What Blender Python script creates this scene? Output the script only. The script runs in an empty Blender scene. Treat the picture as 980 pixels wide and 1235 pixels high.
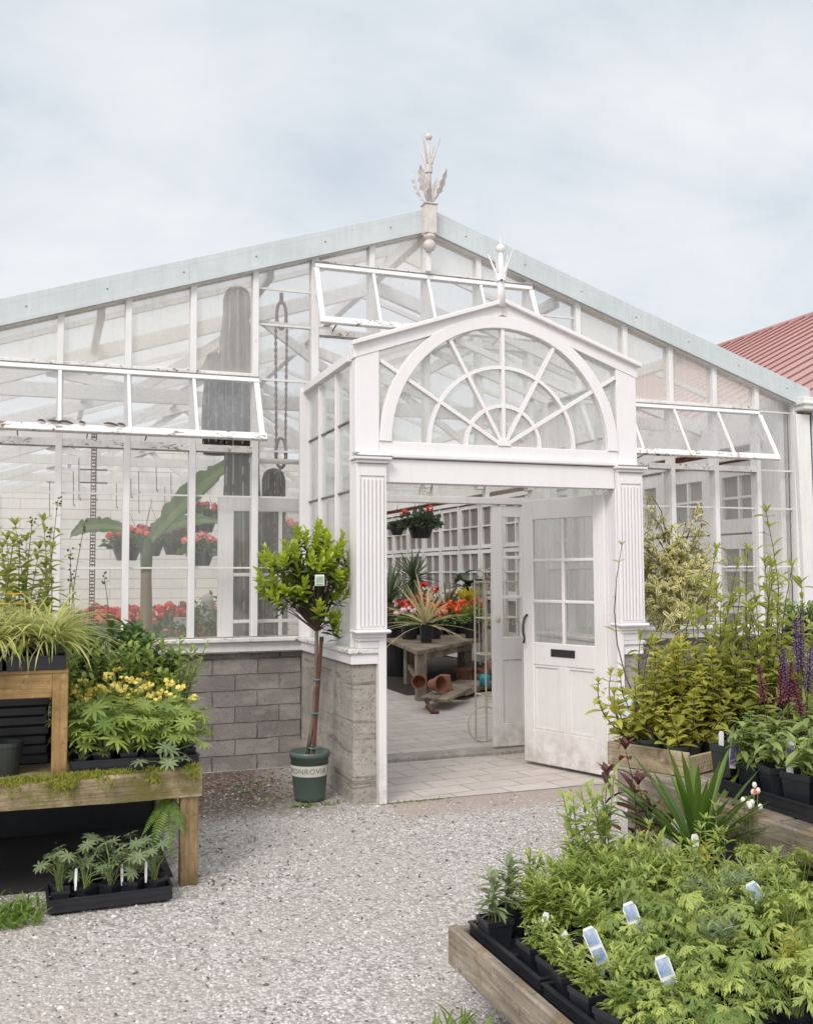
import bpy, math, random
from mathutils import Vector as V, Matrix
R = random.Random(7)
PI = math.pi
sc = bpy.context.scene
col = sc.collection

# ------------------------------------------------------------------ mesh builder
class MB:
    def __init__(s):
        s.v = []; s.f = []; s.t = []; s.e = []; s.m = []; s.mi = 0; s.smooth = False
    def add(s, vs, fs, tint=.5, edge=None):
        b = len(s.v)
        s.v += [tuple(x) for x in vs]
        s.t += [tint] * len(vs)
        s.e += edge if edge else [0.0] * len(vs)
        s.f += [tuple(i + b for i in f) for f in fs]
        s.m += [s.mi] * len(fs)
        return s
    def box(s, x0, x1, y0, y1, z0, z1, **k):
        return s.add([(x, y, z) for z in (z0, z1) for y in (y0, y1) for x in (x0, x1)],
                     [(0, 2, 3, 1), (4, 5, 7, 6), (0, 1, 5, 4), (2, 6, 7, 3), (0, 4, 6, 2), (1, 3, 7, 5)], **k)
    def bar(s, p, q, w, h, up=(0, 0, 1), **k):
        p, q = V(p), V(q); d = (q - p).normalized(); u = V(up)
        a = d.cross(u)
        if a.length < 1e-4: a = d.cross(V((0, 1, 0)))
        a.normalize(); b = a.cross(d).normalized(); a = a * w / 2; b = b * h / 2
        vs = [c + i * a + j * b for c in (p, q) for i, j in ((-1, -1), (1, -1), (1, 1), (-1, 1))]
        return s.add(vs, [(0, 1, 2, 3), (7, 6, 5, 4), (0, 4, 5, 1), (1, 5, 6, 2), (2, 6, 7, 3), (3, 7, 4, 0)], **k)
    def tube(s, pts, rad, n=6, cap=True, **k):
        pts = [V(p) for p in pts]; m = len(pts)
        if not isinstance(rad, (list, tuple)): rad = [rad] * m
        vs = []; fs = []; ref = V((0.31, .77, .55))
        for i, p in enumerate(pts):
            d = (pts[min(i + 1, m - 1)] - pts[max(i - 1, 0)]).normalized()
            a = d.cross(ref)
            if a.length < .1: a = d.cross(V((1, 0, 0)))
            a.normalize(); b = d.cross(a); ref = b.cross(d) if False else ref
            for j in range(n):
                t = 2 * PI * j / n
                vs.append(p + (a * math.cos(t) + b * math.sin(t)) * rad[i])
        for i in range(m - 1):
            for j in range(n):
                fs.append((i * n + j, i * n + (j + 1) % n, (i + 1) * n + (j + 1) % n, (i + 1) * n + j))
        if cap: fs += [tuple(range(n - 1, -1, -1)), tuple((m - 1) * n + j for j in range(n))]
        return s.add(vs, fs, **k)
    def lathe(s, prof, n=20, c=(0, 0, 0), **k):
        vs = []; fs = []
        for r, z in prof:
            for j in range(n):
                t = 2 * PI * j / n
                vs.append((c[0] + r * math.cos(t), c[1] + r * math.sin(t), c[2] + z))
        for i in range(len(prof) - 1):
            for j in range(n):
                fs.append((i * n + j, i * n + (j + 1) % n, (i + 1) * n + (j + 1) % n, (i + 1) * n + j))
        return s.add(vs, fs, **k)
    def ball(s, c, r, n=10, sq=1, **k):
        m = n // 2 + 1
        return s.lathe([(max(r * math.sin(PI * i / m), 1e-4), -r * sq * math.cos(PI * i / m)) for i in range(m + 1)], n, c, **k)
    def prism(s, poly, y0, y1, **k):                      # polygon in x,z extruded along y
        n = len(poly)
        vs = [(x, y0, z) for x, z in poly] + [(x, y1, z) for x, z in poly]
        fs = [tuple(range(n)), tuple(range(2 * n - 1, n - 1, -1))] + [(i, i + n, (i + 1) % n + n, (i + 1) % n) for i in range(n)]
        return s.add(vs, fs, **k)
    def ring(s, cx, cz, r0, r1, a0, a1, y0, y1, n=40, **k):  # arc band in the x,z plane
        vs = []; fs = []
        for i in range(n + 1):
            a = a0 + (a1 - a0) * i / n; c, q = math.cos(a), math.sin(a)
            vs += [(cx + r0 * c, y0, cz + r0 * q), (cx + r1 * c, y0, cz + r1 * q), (cx + r1 * c, y1, cz + r1 * q), (cx + r0 * c, y1, cz + r0 * q)]
        for i in range(n):
            for j in range(4):
                fs.append((i * 4 + j, i * 4 + (j + 1) % 4, i * 4 + 4 + (j + 1) % 4, i * 4 + 4 + j))
        fs += [(0, 1, 2, 3), (n * 4 + 3, n * 4 + 2, n * 4 + 1, n * 4)]
        return s.add(vs, fs, **k)
    def leaf(s, p, d, n, L, W, curl=.4, fold=.25, seg=3, tint=None, tip=1.0, base=.25, edge=False, jag=0):
        d = V(d).normalized(); n = V(n); n = (n - d * n.dot(d))
        if n.length < 1e-3: n = V((0.2, .3, 1)) - d * d.z
        n.normalize(); w = d.cross(n); p = V(p)
        vs = []; ed = []; fs = []; pos = p.copy()
        for i in range(seg + 1):
            t = i / seg; a = curl * t
            if i: pos = pos + (d * math.cos(a) - n * math.sin(a)) * (L / seg)
            nn = n * math.cos(a) + d * math.sin(a)
            ww = W * .5 * (base + (1 - base) * math.sin(PI * min(1, t * .9 + .08) ** tip)) if i < seg else W * .02
            if jag: ww *= 1 - jag * R.random()
            if fold is None:
                vs += [pos + w * ww, pos - w * ww]
                ed += [0, 0]
            else:
                vs += [pos + w * ww + nn * ww * fold, pos, pos - w * ww + nn * ww * fold]
                ed += [1, 0, 1] if edge else [0, 0, 0]
        q = 2 if fold is None else 3
        for i in range(seg):
            for j in range(q - 1):
                fs.append((i * q + j, i * q + j + 1, (i + 1) * q + j + 1, (i + 1) * q + j))
        return s.add(vs, fs, R.random() if tint is None else tint, ed)
    def palm(s, c, n, r, k=9, w=.22, cone=.25, droop=.5, tint=None, gap=0.0):   # palmate leaf of k leaflets
        n = V(n).normalized(); a = n.cross(V((.3, .9, .2))).normalized(); b = n.cross(a)
        t0 = R.random() * 6.28; tt = R.random() if tint is None else tint
        for i in range(k):
            t = t0 + (2 * PI - gap) * i / k
            d = a * math.cos(t) + b * math.sin(t) + n * cone
            s.leaf(c, d, n, r * R.uniform(.85, 1.1), r * w, droop * R.uniform(.6, 1.4), .3, 3, min(1, max(0, tt + R.uniform(-.1, .1))), 1.25, .2)
    def lobed(s, c, n, r, lobes=5, tint=None, droop=.25, fwd=None):            # deeply cut delphinium-like leaf
        n = V(n).normalized(); f = V(fwd) if fwd else V((R.uniform(-1, 1), R.uniform(-1, 1), 0))
        a = (f - n * f.dot(n)).normalized(); b = n.cross(a); c = V(c); tt = R.random() if tint is None else tint
        span = 4.4
        for i in range(lobes):
            t = -span / 2 + span * i / (lobes - 1) + R.uniform(-.08, .08); L = r * (1 - .3 * abs(i - (lobes - 1) / 2) / ((lobes - 1) / 2)) * R.uniform(.9, 1.1)
            d = (a * math.cos(t) + b * math.sin(t) - n * droop * .4).normalized(); q = min(1, max(0, tt + R.uniform(-.12, .12)))
            s.leaf(c, d, n, L, L * .23, droop * 1.6, .12, 4, q, 1.1, .35)
            for u, k0, kl in ((-.62, .36, .50), (.62, .36, .50), (-.5, .62, .30), (.5, .62, .30)):
                d2 = (a * math.cos(t + u) + b * math.sin(t + u) - n * droop * .7).normalized()
                s.leaf(c + d * (L * k0), d2, n, L * kl * R.uniform(.85, 1.1), L * .12, droop, .1, 2, q, 1.0, .7)
        return s
    def build(s, name, mat, parent=None, bevel=0, smooth=None, at=None):
        me = bpy.data.meshes.new(name)
        off = V(at) if at is not None else (ORG.get(parent.name, V((0, 0, 0))) if parent else V((0, 0, 0)))
        vs = [(x - off.x, y - off.y, z - off.z) for x, y, z in s.v] if off.length else s.v
        me.from_pydata(vs, [], s.f)
        for m in (mat if isinstance(mat, (list, tuple)) else [mat]): me.materials.append(m)
        if any(s.m): me.polygons.foreach_set('material_index', s.m)
        if len(set(s.t)) > 1 or any(s.e):
            a = me.attributes.new('tint', 'FLOAT', 'POINT'); a.data.foreach_set('value', s.t)
            a = me.attributes.new('edge', 'FLOAT', 'POINT'); a.data.foreach_set('value', s.e)
        if smooth if smooth is not None else s.smooth: me.polygons.foreach_set('use_smooth', [True] * len(me.polygons))
        me.update()
        o = bpy.data.objects.new(name, me); col.objects.link(o)
        if parent: o.parent = parent; ORG[o.name] = off
        elif at is not None: o.location = off; ORG[o.name] = off
        if bevel:
            b = o.modifiers.new('bevel', 'BEVEL'); b.width = bevel; b.segments = 1; b.limit_method = 'ANGLE'; b.angle_limit = .6
        return o
ORG = {}
KIDS = {}
def tag(o, label=None, cat=None, group=None, kind=None):
    if label: o['label'] = label
    if cat: o['category'] = cat
    if group: o['group'] = group
    if kind: o['kind'] = kind
    return o
def thing(name, label, cat, loc=(0, 0, 0), group=None, local=False, rz=0):
    # an Empty at the base of a thing; unless local, its parts are written in world coordinates
    o = bpy.data.objects.new(name, None); o.empty_display_size = .1; col.objects.link(o); o.location = loc; o.rotation_euler.z = rz
    ORG[o.name] = V((0, 0, 0)) if local else V(loc)
    return tag(o, label, cat, group)
def kids(o): return [c for c in bpy.data.objects if c.parent == o]
CACHE = {}
def dup(src, loc, rz=0, label=None, scale=1, group=None):
    def tree(o):
        if o.name not in CACHE: CACHE[o.name] = [(k, tree(k)) for k in kids(o)]
        return CACHE[o.name]
    def cp(o, sub, par):
        c = o.copy(); col.objects.link(c); c.parent = par
        for k, ks in sub: cp(k, ks, c)
        return c
    r = cp(src, tree(src), None)
    r.location = loc; r.rotation_euler.z = rz; r.scale = (scale,) * 3
    if label: r['label'] = label
    if group: r['group'] = group
    return r
class Maker:
    """first call places the prototype itself, later calls copies"""
    def __init__(s, *protos): s.p = list(protos); s.used = set()
    def __call__(s, loc, rz=0, label=None, scale=1, k=None, group=None):
        k = R.randrange(len(s.p)) if k is None else k
        o = s.p[k]
        if k in s.used: return dup(o, loc, rz, label, scale, group)
        s.used.add(k); o.location = loc; o.rotation_euler.z = rz; o.scale = (scale,) * 3
        if label: o['label'] = label
        if group: o['group'] = group
        CACHE.pop(o.name, None)
        return o

# ------------------------------------------------------------------ materials
class NT:
    def __init__(s, name):
        s.mat = bpy.data.materials.new(name); s.mat.use_nodes = True; s.t = s.mat.node_tree
        s.t.nodes.clear(); s.out = s.n('ShaderNodeOutputMaterial')
    def n(s, ty, **k):
        x = s.t.nodes.new(ty)
        for a, b in k.items():
            if hasattr(x, a) and not a[0].isupper(): setattr(x, a, b)
        return x
    def link(s, a, b): s.t.links.new(a, b); return s
    def val(s, node, **k):
        for a, b in k.items():
            i = node.inputs[a.replace('_', ' ')]
            if hasattr(b, 'is_linked'): s.link(b, i)
            else: i.default_value = (tuple(b) + (1,)) if isinstance(b, (tuple, list)) and len(b) == 3 and i.type == 'RGBA' else b
        return node
    def coord(s, kind='Object'): return s.n('ShaderNodeTexCoord').outputs[kind]
    def noise(s, vec, scale, detail=4, rough=.55, dist=0):
        x = s.n('ShaderNodeTexNoise'); s.val(x, Vector=vec, Scale=scale, Detail=detail, Roughness=rough, Distortion=dist); return x.outputs['Fac']
    def ramp(s, fac, stops):
        x = s.n('ShaderNodeValToRGB'); s.link(fac, x.inputs[0]); e = x.color_ramp.elements
        while len(e) < len(stops): e.new(.5)
        for i, (p, c) in enumerate(stops):
            e[i].position = p; e[i].color = (c, c, c, 1) if not isinstance(c, (tuple, list)) else tuple(c) + (1,)
        return x.outputs[0]
    def mix(s, f, a, b, mode='MIX'):
        x = s.n('ShaderNodeMix'); x.data_type = 'RGBA'; x.blend_type = mode
        for i, q in ((0, f), (6, a), (7, b)):
            if hasattr(q, 'is_linked'): s.link(q, x.inputs[i])
            else: x.inputs[i].default_value = tuple(q) + (1,) if isinstance(q, (tuple, list)) else q
        return x.outputs[2]
    def math(s, op, a, b=0.0, clamp=False):
        x = s.n('ShaderNodeMath'); x.operation = op; x.use_clamp = clamp
        for i, q in ((0, a), (1, b)):
            if hasattr(q, 'is_linked'): s.link(q, x.inputs[i])
            else: x.inputs[i].default_value = q
        return x.outputs[0]
    def mapping(s, vec, scale=(1, 1, 1), loc=(0, 0, 0), rot=(0, 0, 0)):
        x = s.n('ShaderNodeMapping'); s.link(vec, x.inputs[0]); x.inputs[1].default_value = loc; x.inputs[2].default_value = rot; x.inputs[3].default_value = scale
        return x.outputs[0]
    def bump(s, h, strength=.3, dist=.01):
        x = s.n('ShaderNodeBump'); s.val(x, Height=h, Strength=strength, Distance=dist); return x.outputs[0]
    def bsdf(s, base, rough=.5, bump=None, **k):
        x = s.n('ShaderNodeBsdfPrincipled'); s.val(x, Base_Color=base, Roughness=rough, **k)
        if bump is not None: s.link(bump, x.inputs['Normal'])
        return x.outputs[0]
    def done(s, sh): s.link(sh, s.out.inputs[0]); return s.mat
M = {}
def plain(name, a, b=None, rough=.5, sc=6, bump=.15, sc2=60, **k):
    t = NT(name); co = t.coord(); f = t.ramp(t.noise(co, sc, 5), [(.3, 0), (.7, 1)])
    c = t.mix(f, a, b or tuple(x * .8 for x in a))
    M[name] = t.done(t.bsdf(c, rough, t.bump(t.noise(co, sc2, 3), bump, .004), **k)); return M[name]
def paint(name, base, dirt, amount=.3, wood=(.2, .17, .15), peel=.0, rough=.45, rain=True):
    """old white gloss paint: dirt blotches, drip streaks, peeled flakes showing grey wood"""
    t = NT(name); co = t.coord()
    big = t.ramp(t.noise(co, 2.3, 6, .65), [(.42, 0), (.75, 1)])
    st = t.ramp(t.noise(t.mapping(co, (14, 14, 1.2)), 2, 5, .6), [(.45, 0), (.8, 1)])
    fine = t.ramp(t.noise(co, 55, 4, .7), [(.55, 0), (.75, 1)])
    f = t.math('MULTIPLY', t.math('ADD', t.math('MULTIPLY', big, .5), t.math('ADD', t.math('MULTIPLY', st, .45 if rain else 0), t.math('MULTIPLY', fine, .35))), amount, True)
    c = t.mix(f, base, dirt)
    zz = t.n('ShaderNodeSeparateXYZ'); t.link(co, zz.inputs[0])
    mud = t.math('MULTIPLY', t.math('SUBTRACT', 1.0, t.math('DIVIDE', zz.outputs[2], .42), True), t.ramp(t.noise(co, 9, 6, .72), [(.38, 0), (.66, .75)]))
    c = t.mix(mud, c, (.36, .30, .25))
    scuff = t.ramp(t.noise(t.mapping(co, (7, 7, 38)), 1, 6, .75, .4), [(.66, 0), (.70, .55)])
    c = t.mix(t.math('MULTIPLY', scuff, t.ramp(t.noise(co, 2.2, 3), [(.45, 0), (.6, 1)])), c, tuple(x * .75 for x in dirt))
    pk = t.ramp(t.noise(t.mapping(co, (1, 1, 2.2)), 19, 7, .72, .6), [(.66 - peel, 0), (.675 - peel, 1)])
    pk2 = t.math('MULTIPLY', pk, t.ramp(t.noise(co, 3.1, 3), [(.45, 0), (.55, 1)]))
    c = t.mix(pk2, c, wood)
    h = t.math('ADD', t.math('MULTIPLY', pk2, -1.0), t.math('MULTIPLY', t.noise(t.mapping(co, (30, 30, 3)), 3, 3), .3))
    M[name] = t.done(t.bsdf(c, t.math('ADD', rough, t.math('MULTIPLY', pk2, .35)), t.bump(h, .35, .003))); return M[name]
def wood(name, light, dark, axis=0, moss=None, rough=.8, mossamt=.5):
    t = NT(name); co = t.coord(); sx = [34, 34, 34]; sx[axis] = 2.2
    g = t.noise(t.mapping(co, tuple(sx)), 1, 6, .65, 1.2); b = t.noise(co, 3, 4)
    c = t.mix(t.ramp(g, [(.36, 0), (.62, 1)]), dark, light)
    c = t.mix(t.ramp(b, [(.38, 0), (.66, .8)]), c, tuple(x * .42 for x in dark))
    c = t.mix(t.ramp(t.noise(co, 42, 5, .75), [(.56, 0), (.68, .6)]), c, tuple(x * .3 for x in dark))
    c = t.mix(t.ramp(t.noise(co, 11, 5, .7), [(.58, 0), (.7, .45)]), c, tuple(min(1, x * 1.5) for x in light))
    sx2 = [55, 55, 55]; sx2[axis] = 1.1
    crk = t.ramp(t.noise(t.mapping(co, tuple(sx2)), 1, 3, .5, .8), [(.24, 0), (.3, 1)])
    c = t.mix(crk, tuple(x * .18 for x in dark), c)
    if moss: c = t.mix(t.ramp(t.noise(co, 7, 6, .7), [(1.0 - mossamt - .08, 0), (1.0 - mossamt + .08, .85)]), c, moss)
    h = t.math('ADD', g, t.math('ADD', t.math('MULTIPLY', crk, .8), t.math('MULTIPLY', t.noise(co, 70, 4, .7), .4)))
    M[name] = t.done(t.bsdf(c, rough, t.bump(h, .8, .008))); return M[name]
def leafm(name, dark, light, rough=.45, trans=.35, edge=None, hue=.5):
    dark, light = (tuple(min(.8, x * q) for x, q in zip(c, (1.35, 1.25, 1.1))) for c in (dark, light))
    t = NT(name); at = t.n('ShaderNodeAttribute'); at.attribute_name = 'tint'
    oi = t.n('ShaderNodeObjectInfo'); co = t.coord()
    f = t.math('ADD', t.math('MULTIPLY', at.outputs['Fac'], .8), t.math('MULTIPLY', t.noise(co, 35, 2), .2))
    f = t.math('ADD', f, t.math('MULTIPLY', t.math('SUBTRACT', oi.outputs['Random'], .5), .25), True)
    c = t.mix(f, dark, light)
    if edge:
        ed = t.n('ShaderNodeAttribute'); ed.attribute_name = 'edge'
        c = t.mix(t.ramp(ed.outputs['Fac'], [(.26, 0), (.42, 1)]), c, edge)
    p = t.bsdf(c, rough, t.bump(t.noise(co, 90, 2), .12, .002))
    tr = t.n('ShaderNodeBsdfTranslucent'); t.val(tr, Color=t.mix(.5, c, tuple(min(1, x * 1.7 + .03) for x in light)))
    mx = t.n('ShaderNodeMixShader'); t.val(mx, Fac=trans); t.link(p, mx.inputs[1]); t.link(tr.outputs[0], mx.inputs[2])
    M[name] = t.done(mx.outputs[0]); return M[name]
def glass(name, dirt=.12, dirtcol=(.75, .74, .72), tint=(.97, .972, .96), blot=.25, gloss=1.0):
    t = NT(name); co = t.coord()
    tr = t.n('ShaderNodeBsdfTransparent'); t.val(tr, Color=tint)
    gl = t.n('ShaderNodeBsdfGlossy'); t.val(gl, Color=(1, 1, 1), Roughness=.03, Normal=t.bump(t.noise(co, 1.7, 2), .03, .02))
    lw = t.n('ShaderNodeLayerWeight'); lw.inputs[0].default_value = .5     # same from both sides of the sheet
    fr = t.math('ADD', .05, t.math('MULTIPLY', t.math('POWER', lw.outputs['Facing'], 5.0), .9))
    a = t.n('ShaderNodeMixShader'); t.link(t.math('MULTIPLY', fr, gloss, True), a.inputs[0]); t.link(tr.outputs[0], a.inputs[1]); t.link(gl.outputs[0], a.inputs[2])
    df = t.n('ShaderNodeBsdfDiffuse'); t.val(df, Color=dirtcol)
    tl = t.n('ShaderNodeBsdfTranslucent'); t.val(tl, Color=dirtcol)
    dd = t.n('ShaderNodeMixShader'); dd.inputs[0].default_value = .5; t.link(df.outputs[0], dd.inputs[1]); t.link(tl.outputs[0], dd.inputs[2])
    n1 = t.ramp(t.noise(co, 1.6, 6, .65), [(.4, 0), (.8, 1)]); n2 = t.ramp(t.noise(t.mapping(co, (20, 20, 1.5)), 1.5, 4, .6), [(.5, 0), (.85, 1)])
    f = t.math('ADD', dirt, t.math('MULTIPLY', t.math('ADD', n1, n2), blot), True)
    m = t.n('ShaderNodeMixShader'); t.link(f, m.inputs[0]); t.link(a.outputs[0], m.inputs[1]); t.link(dd.outputs[0], m.inputs[2])
    M[name] = t.done(m.outputs[0]); return M[name]

paint('porch_paint', (.80, .775, .785), (.60, .56, .54), .38, peel=-.05)
paint('house_paint', (.79, .78, .775), (.50, .47, .44), .6, peel=.0)
paint('peeling_paint', (.80, .785, .77), (.42, .38, .34), .7, peel=.10, wood=(.17, .13, .11))
paint('door_paint', (.80, .775, .765), (.55, .5, .46), .35, peel=-.06, rough=.4)
paint('truss_paint', (.78, .765, .745), (.45, .42, .39), .6, peel=-.05)
paint('gable_metal', (.57, .61, .622), (.36, .40, .41), .75, peel=-.12, wood=(.3, .3, .3))
paint('bench_white', (.75, .74, .72), (.45, .42, .38), .5)
glass('clean_glass', .07, blot=.14, gloss=.9)
glass('fan_glass', .32, blot=.20, dirtcol=(.80, .82, .80), gloss=.9)
glass('sash_glass', .66, blot=.14, dirtcol=(.55, .535, .52), gloss=.5)
glass('old_glass', .09, blot=.17, dirtcol=(.86, .835, .80), gloss=1.1)
glass('veil_glass', .46, blot=.24, dirtcol=(.82, .785, .74), gloss=.8)
glass('vent_glass', .34, blot=.20, dirtcol=(.66, .66, .69), gloss=.45)
def roofm():
    t = NT('whitewashed_glass'); co = t.coord()
    n = t.ramp(t.noise(co, 1.3, 6, .6), [(.35, (.97, .94, .89)), (.7, (.88, .845, .79))])
    tl = t.n('ShaderNodeBsdfTranslucent'); t.val(tl, Color=n); df = t.n('ShaderNodeBsdfDiffuse'); t.val(df, Color=n)
    tr = t.n('ShaderNodeBsdfTransparent'); t.val(tr, Color=(.92, .94, .95))
    a = t.n('ShaderNodeMixShader'); a.inputs[0].default_value = .10; t.link(tl.outputs[0], a.inputs[1]); t.link(df.outputs[0], a.inputs[2])
    b = t.n('ShaderNodeMixShader'); b.inputs[0].default_value = .74; t.link(a.outputs[0], b.inputs[1]); t.link(tr.outputs[0], b.inputs[2])
    M['roof_glass'] = t.done(b.outputs[0])
roofm()
def blockm():
    t = NT('concrete_block'); co = t.coord(); wv = t.n('ShaderNodeTexNoise'); t.val(wv, Vector=co, Scale=5.5, Detail=4.0); va = t.n('ShaderNodeVectorMath'); va.operation = 'MULTIPLY_ADD'; t.link(wv.outputs['Color'], va.inputs[0]); va.inputs[1].default_value = (.03, .0, .022); t.link(co, va.inputs[2]); m = t.mapping(va.outputs[0], (1, 1, 1), (0, 0, .07), (PI / 2, 0, 0))
    b = t.n('ShaderNodeTexBrick'); t.val(b, Vector=m, Color1=(.49, .445, .41), Color2=(.35, .32, .30), Mortar=(.30, .275, .26), Scale=1.0, Mortar_Size=.007, Mortar_Smooth=.6, Bias=0, Brick_Width=.36, Row_Height=.128)
    b.offset = .5
    f = t.ramp(t.noise(co, 4, 7, .7), [(.3, 0), (.75, 1)])
    c = t.mix(f, b.outputs[0], t.mix(.55, b.outputs[0], (.16, .145, .137)))
    c = t.mix(t.ramp(t.noise(co, 160, 3, .6), [(.35, .55), (.6, 0)]), c, (.10, .09, .085))
    c = t.mix(t.ramp(t.noise(t.mapping(co, (1.2, 1, 2.2)), 2.2, 5, .65), [(.5, 0), (.66, .7)]), c, (.46, .42, .385))
    crack = t.ramp(t.noise(co, 2.6, 5, .7), [(.52, 0), (.6, 1)])
    c = t.mix(t.math('MULTIPLY', t.math('MULTIPLY', b.outputs['Fac'], crack), .75), c, (.10, .09, .083))
    h = t.math('ADD', t.math('MULTIPLY', b.outputs['Fac'], -.9), t.math('MULTIPLY', t.noise(co, 120, 5, .7), .6))
    c = t.mix(t.ramp(t.noise(co, 38, 6, .75), [(.56, 0), (.68, .7)]), c, (.13, .118, .11))
    M['block'] = t.done(t.bsdf(c, .9, t.bump(h, 1.0, .02)))
    t = NT('cast_concrete'); co = t.coord()
    c = t.mix(t.ramp(t.noise(co, 3, 6, .65), [(.3, 0), (.7, 1)]), (.52, .475, .425), (.33, .30, .265))
    band = t.noise(t.mapping(co, (.6, .6, 8)), 1, 3, .5, .4)
    c = t.mix(t.ramp(band, [(.45, 0), (.62, .6)]), c, (.56, .52, .47))
    c = t.mix(t.ramp(t.noise(co, 48, 5, .75), [(.54, 0), (.64, .85)]), c, (.17, .145, .12))
    c = t.mix(t.ramp(t.noise(t.mapping(co, (.5, .5, 11)), 1.2, 3, .5, .25), [(.57, 0), (.60, .7), (.63, 0)]), c, (.13, .115, .10))
    c = t.mix(t.ramp(t.noise(co, 5, 5, .7), [(.56, 0), (.66, .6)]), c, (.60, .555, .50))
    c = t.mix(t.ramp(t.noise(t.mapping(co, (6, 6, .8)), 1.3, 5), [(.55, 0), (.75, .6)]), c, (.22, .2, .15))
    h = t.math('ADD', t.noise(co, 55, 7, .78), t.math('MULTIPLY', band, .6))
    M['concrete'] = t.done(t.bsdf(c, .9, t.bump(h, .9, .02)))
blockm()
wood('bench_wood', (.44, .345, .22), (.25, .185, .105), 0, (.125, .115, .02), mossamt=.47)
wood('post_wood', (.40, .275, .145), (.23, .15, .07), 2, (.13, .115, .03), mossamt=.42)
wood('riser_wood', (.46, .30, .13), (.30, .18, .065), 0, (.2, .15, .05), mossamt=.3)
wood('riser_post', (.48, .31, .13), (.29, .17, .06), 2, (.15, .12, .03), mossamt=.40)
wood('grey_wood', (.40, .34, .27), (.21, .17, .125), 1, (.20, .115, .035), mossamt=.40)
wood('grey_post', (.34, .29, .23), (.19, .155, .115), 2, (.13, .12, .06), mossamt=.35)
wood('crate_wood', (.53, .43, .29), (.30, .23, .14), 1, (.13, .095, .05), mossamt=.42)
wood('table_wood', (.36, .29, .21), (.2, .155, .11), 0)
wood('cane_wood', (.21, .065, .045), (.12, .04, .03), 2)
wood('bark_wood', (.30, .24, .16), (.16, .12, .08), 2)
plain('black_plastic', (.012, .013, .018), (.02, .021, .027), .38, 12, .06)
plain('green_plastic', (.068, .105, .090), (.085, .12, .105), .4, 7, .05)
plain('dark_pot', (.028, .036, .030), (.02, .025, .022), .5, 8, .05)
plain('soil', (.045, .032, .024), (.02, .014, .01), .95, 40, .9, 150)
plain('terracotta', (.30, .125, .075), (.24, .12, .085), .8, 9)
plain('iron', (.02, .019, .019), (.035, .03, .028), .5, 9)
plain('rust', (.16, .07, .045), (.08, .045, .035), .7, 12)
plain('cream_metal', (.62, .57, .48), (.5, .43, .34), .5, 9)
plain('white_plastic', (.80, .80, .79), (.74, .74, .73), .35, 5, .03)
plain('pot_band', (.62, .60, .55), (.56, .54, .48), .45, 9, .04)
plain('band_ink', (.13, .15, .13), None, .5)
plain('tie_green', (.05, .30, .25), None, .4)
plain('teal_plastic', (.02, .35, .42), None, .35)
plain('finial_paint', (.66, .62, .60), (.52, .47, .44), .5, 14)
plain('grey_stone', (.5, .48, .45), (.38, .36, .33), .85, 8)
plain('red_petal', (.72, .035, .022), (.80, .08, .04), .5, 60, .02)
plain('coral_petal', (.80, .18, .12), (.85, .30, .22), .5, 60, .02)
plain('crimson_petal', (.42, .012, .035), (.55, .03, .06), .5, 60, .02)
plain('orange_petal', (.82, .15, .02), (.78, .09, .03), .5, 60, .02)
plain('pink_petal', (.82, .45, .52), (.85, .62, .66), .5, 60, .02)
plain('yellow_petal', (.90, .72, .13), (.90, .80, .28), .5, 60, .02)
plain('lily_petal', (.86, .52, .06), (.88, .62, .12), .5, 60, .02)
plain('purple_petal', (.10, .05, .20), (.20, .11, .32), .5, 60, .02)
plain('wine_petal', (.15, .02, .06), (.26, .05, .11), .5, 60, .02)
plain('lilac_petal', (.45, .36, .66), None, .5)
plain('bud_white', (.72, .66, .60), (.78, .74, .7), .5)
plain('stem_green', (.13, .19, .05), (.16, .2, .06), .5, 20)
plain('stem_dark', (.06, .035, .03), (.09, .06, .04), .6, 20)
plain('ink_black', (.02, .022, .025), None, .5)
plain('label_blue', (.045, .14, .42), (.6, .66, .72), .35, 26, .02)
plain('label_violet', (.16, .07, .36), (.36, .28, .6), .35, 60, .02)
plain('label_grey', (.16, .17, .19), (.5, .5, .52), .35, 70, .02)
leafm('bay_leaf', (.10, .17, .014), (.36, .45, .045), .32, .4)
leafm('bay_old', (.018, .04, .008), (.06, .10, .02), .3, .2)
leafm('lupin_leaf', (.09, .165, .045), (.28, .36, .10), .55, .4)
leafm('lupin_grey', (.10, .155, .085), (.22, .28, .16), .6, .3)
leafm('delph_leaf', (.07, .14, .035), (.41, .50, .17), .5, .44)
leafm('feather_leaf', (.08, .155, .038), (.40, .48, .15), .5, .44)
leafm('carex_leaf', (.16, .23, .05), (.56, .58, .27), .5, .38)
leafm('tall_leaf', (.13, .18, .035), (.30, .34, .085), .55, .4)
leafm('olive_leaf', (.14, .18, .03), (.42, .43, .10), .5, .42)
leafm('salvia_leaf', (.11, .17, .055), (.27, .34, .13), .65, .36)
leafm('laurel_leaf', (.025, .07, .012), (.075, .155, .03), .3, .25)
leafm('hebe_leaf', (.07, .14, .025), (.17, .26, .06), .5, .3)
leafm('geranium_leaf', (.035, .075, .02), (.10, .17, .045), .6, .3)
leafm('dusky_leaf', (.03, .045, .03), (.07, .10, .06), .6, .25)
leafm('yucca_leaf', (.035, .065, .035), (.12, .17, .10), .45, .22)
leafm('cordyline_leaf', (.20, .17, .09), (.50, .46, .28), .45, .3)
leafm('gold_leaf', (.40, .33, .03), (.62, .52, .07), .5, .3)
leafm('bronze_leaf', (.10, .085, .05), (.22, .18, .10), .5, .25)
leafm('banana_leaf', (.13, .20, .07), (.17, .25, .09), .4, .38, edge=(.075, .14, .04))
leafm('banana_stem', (.22, .17, .10), (.36, .30, .17), .7, .1)
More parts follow.
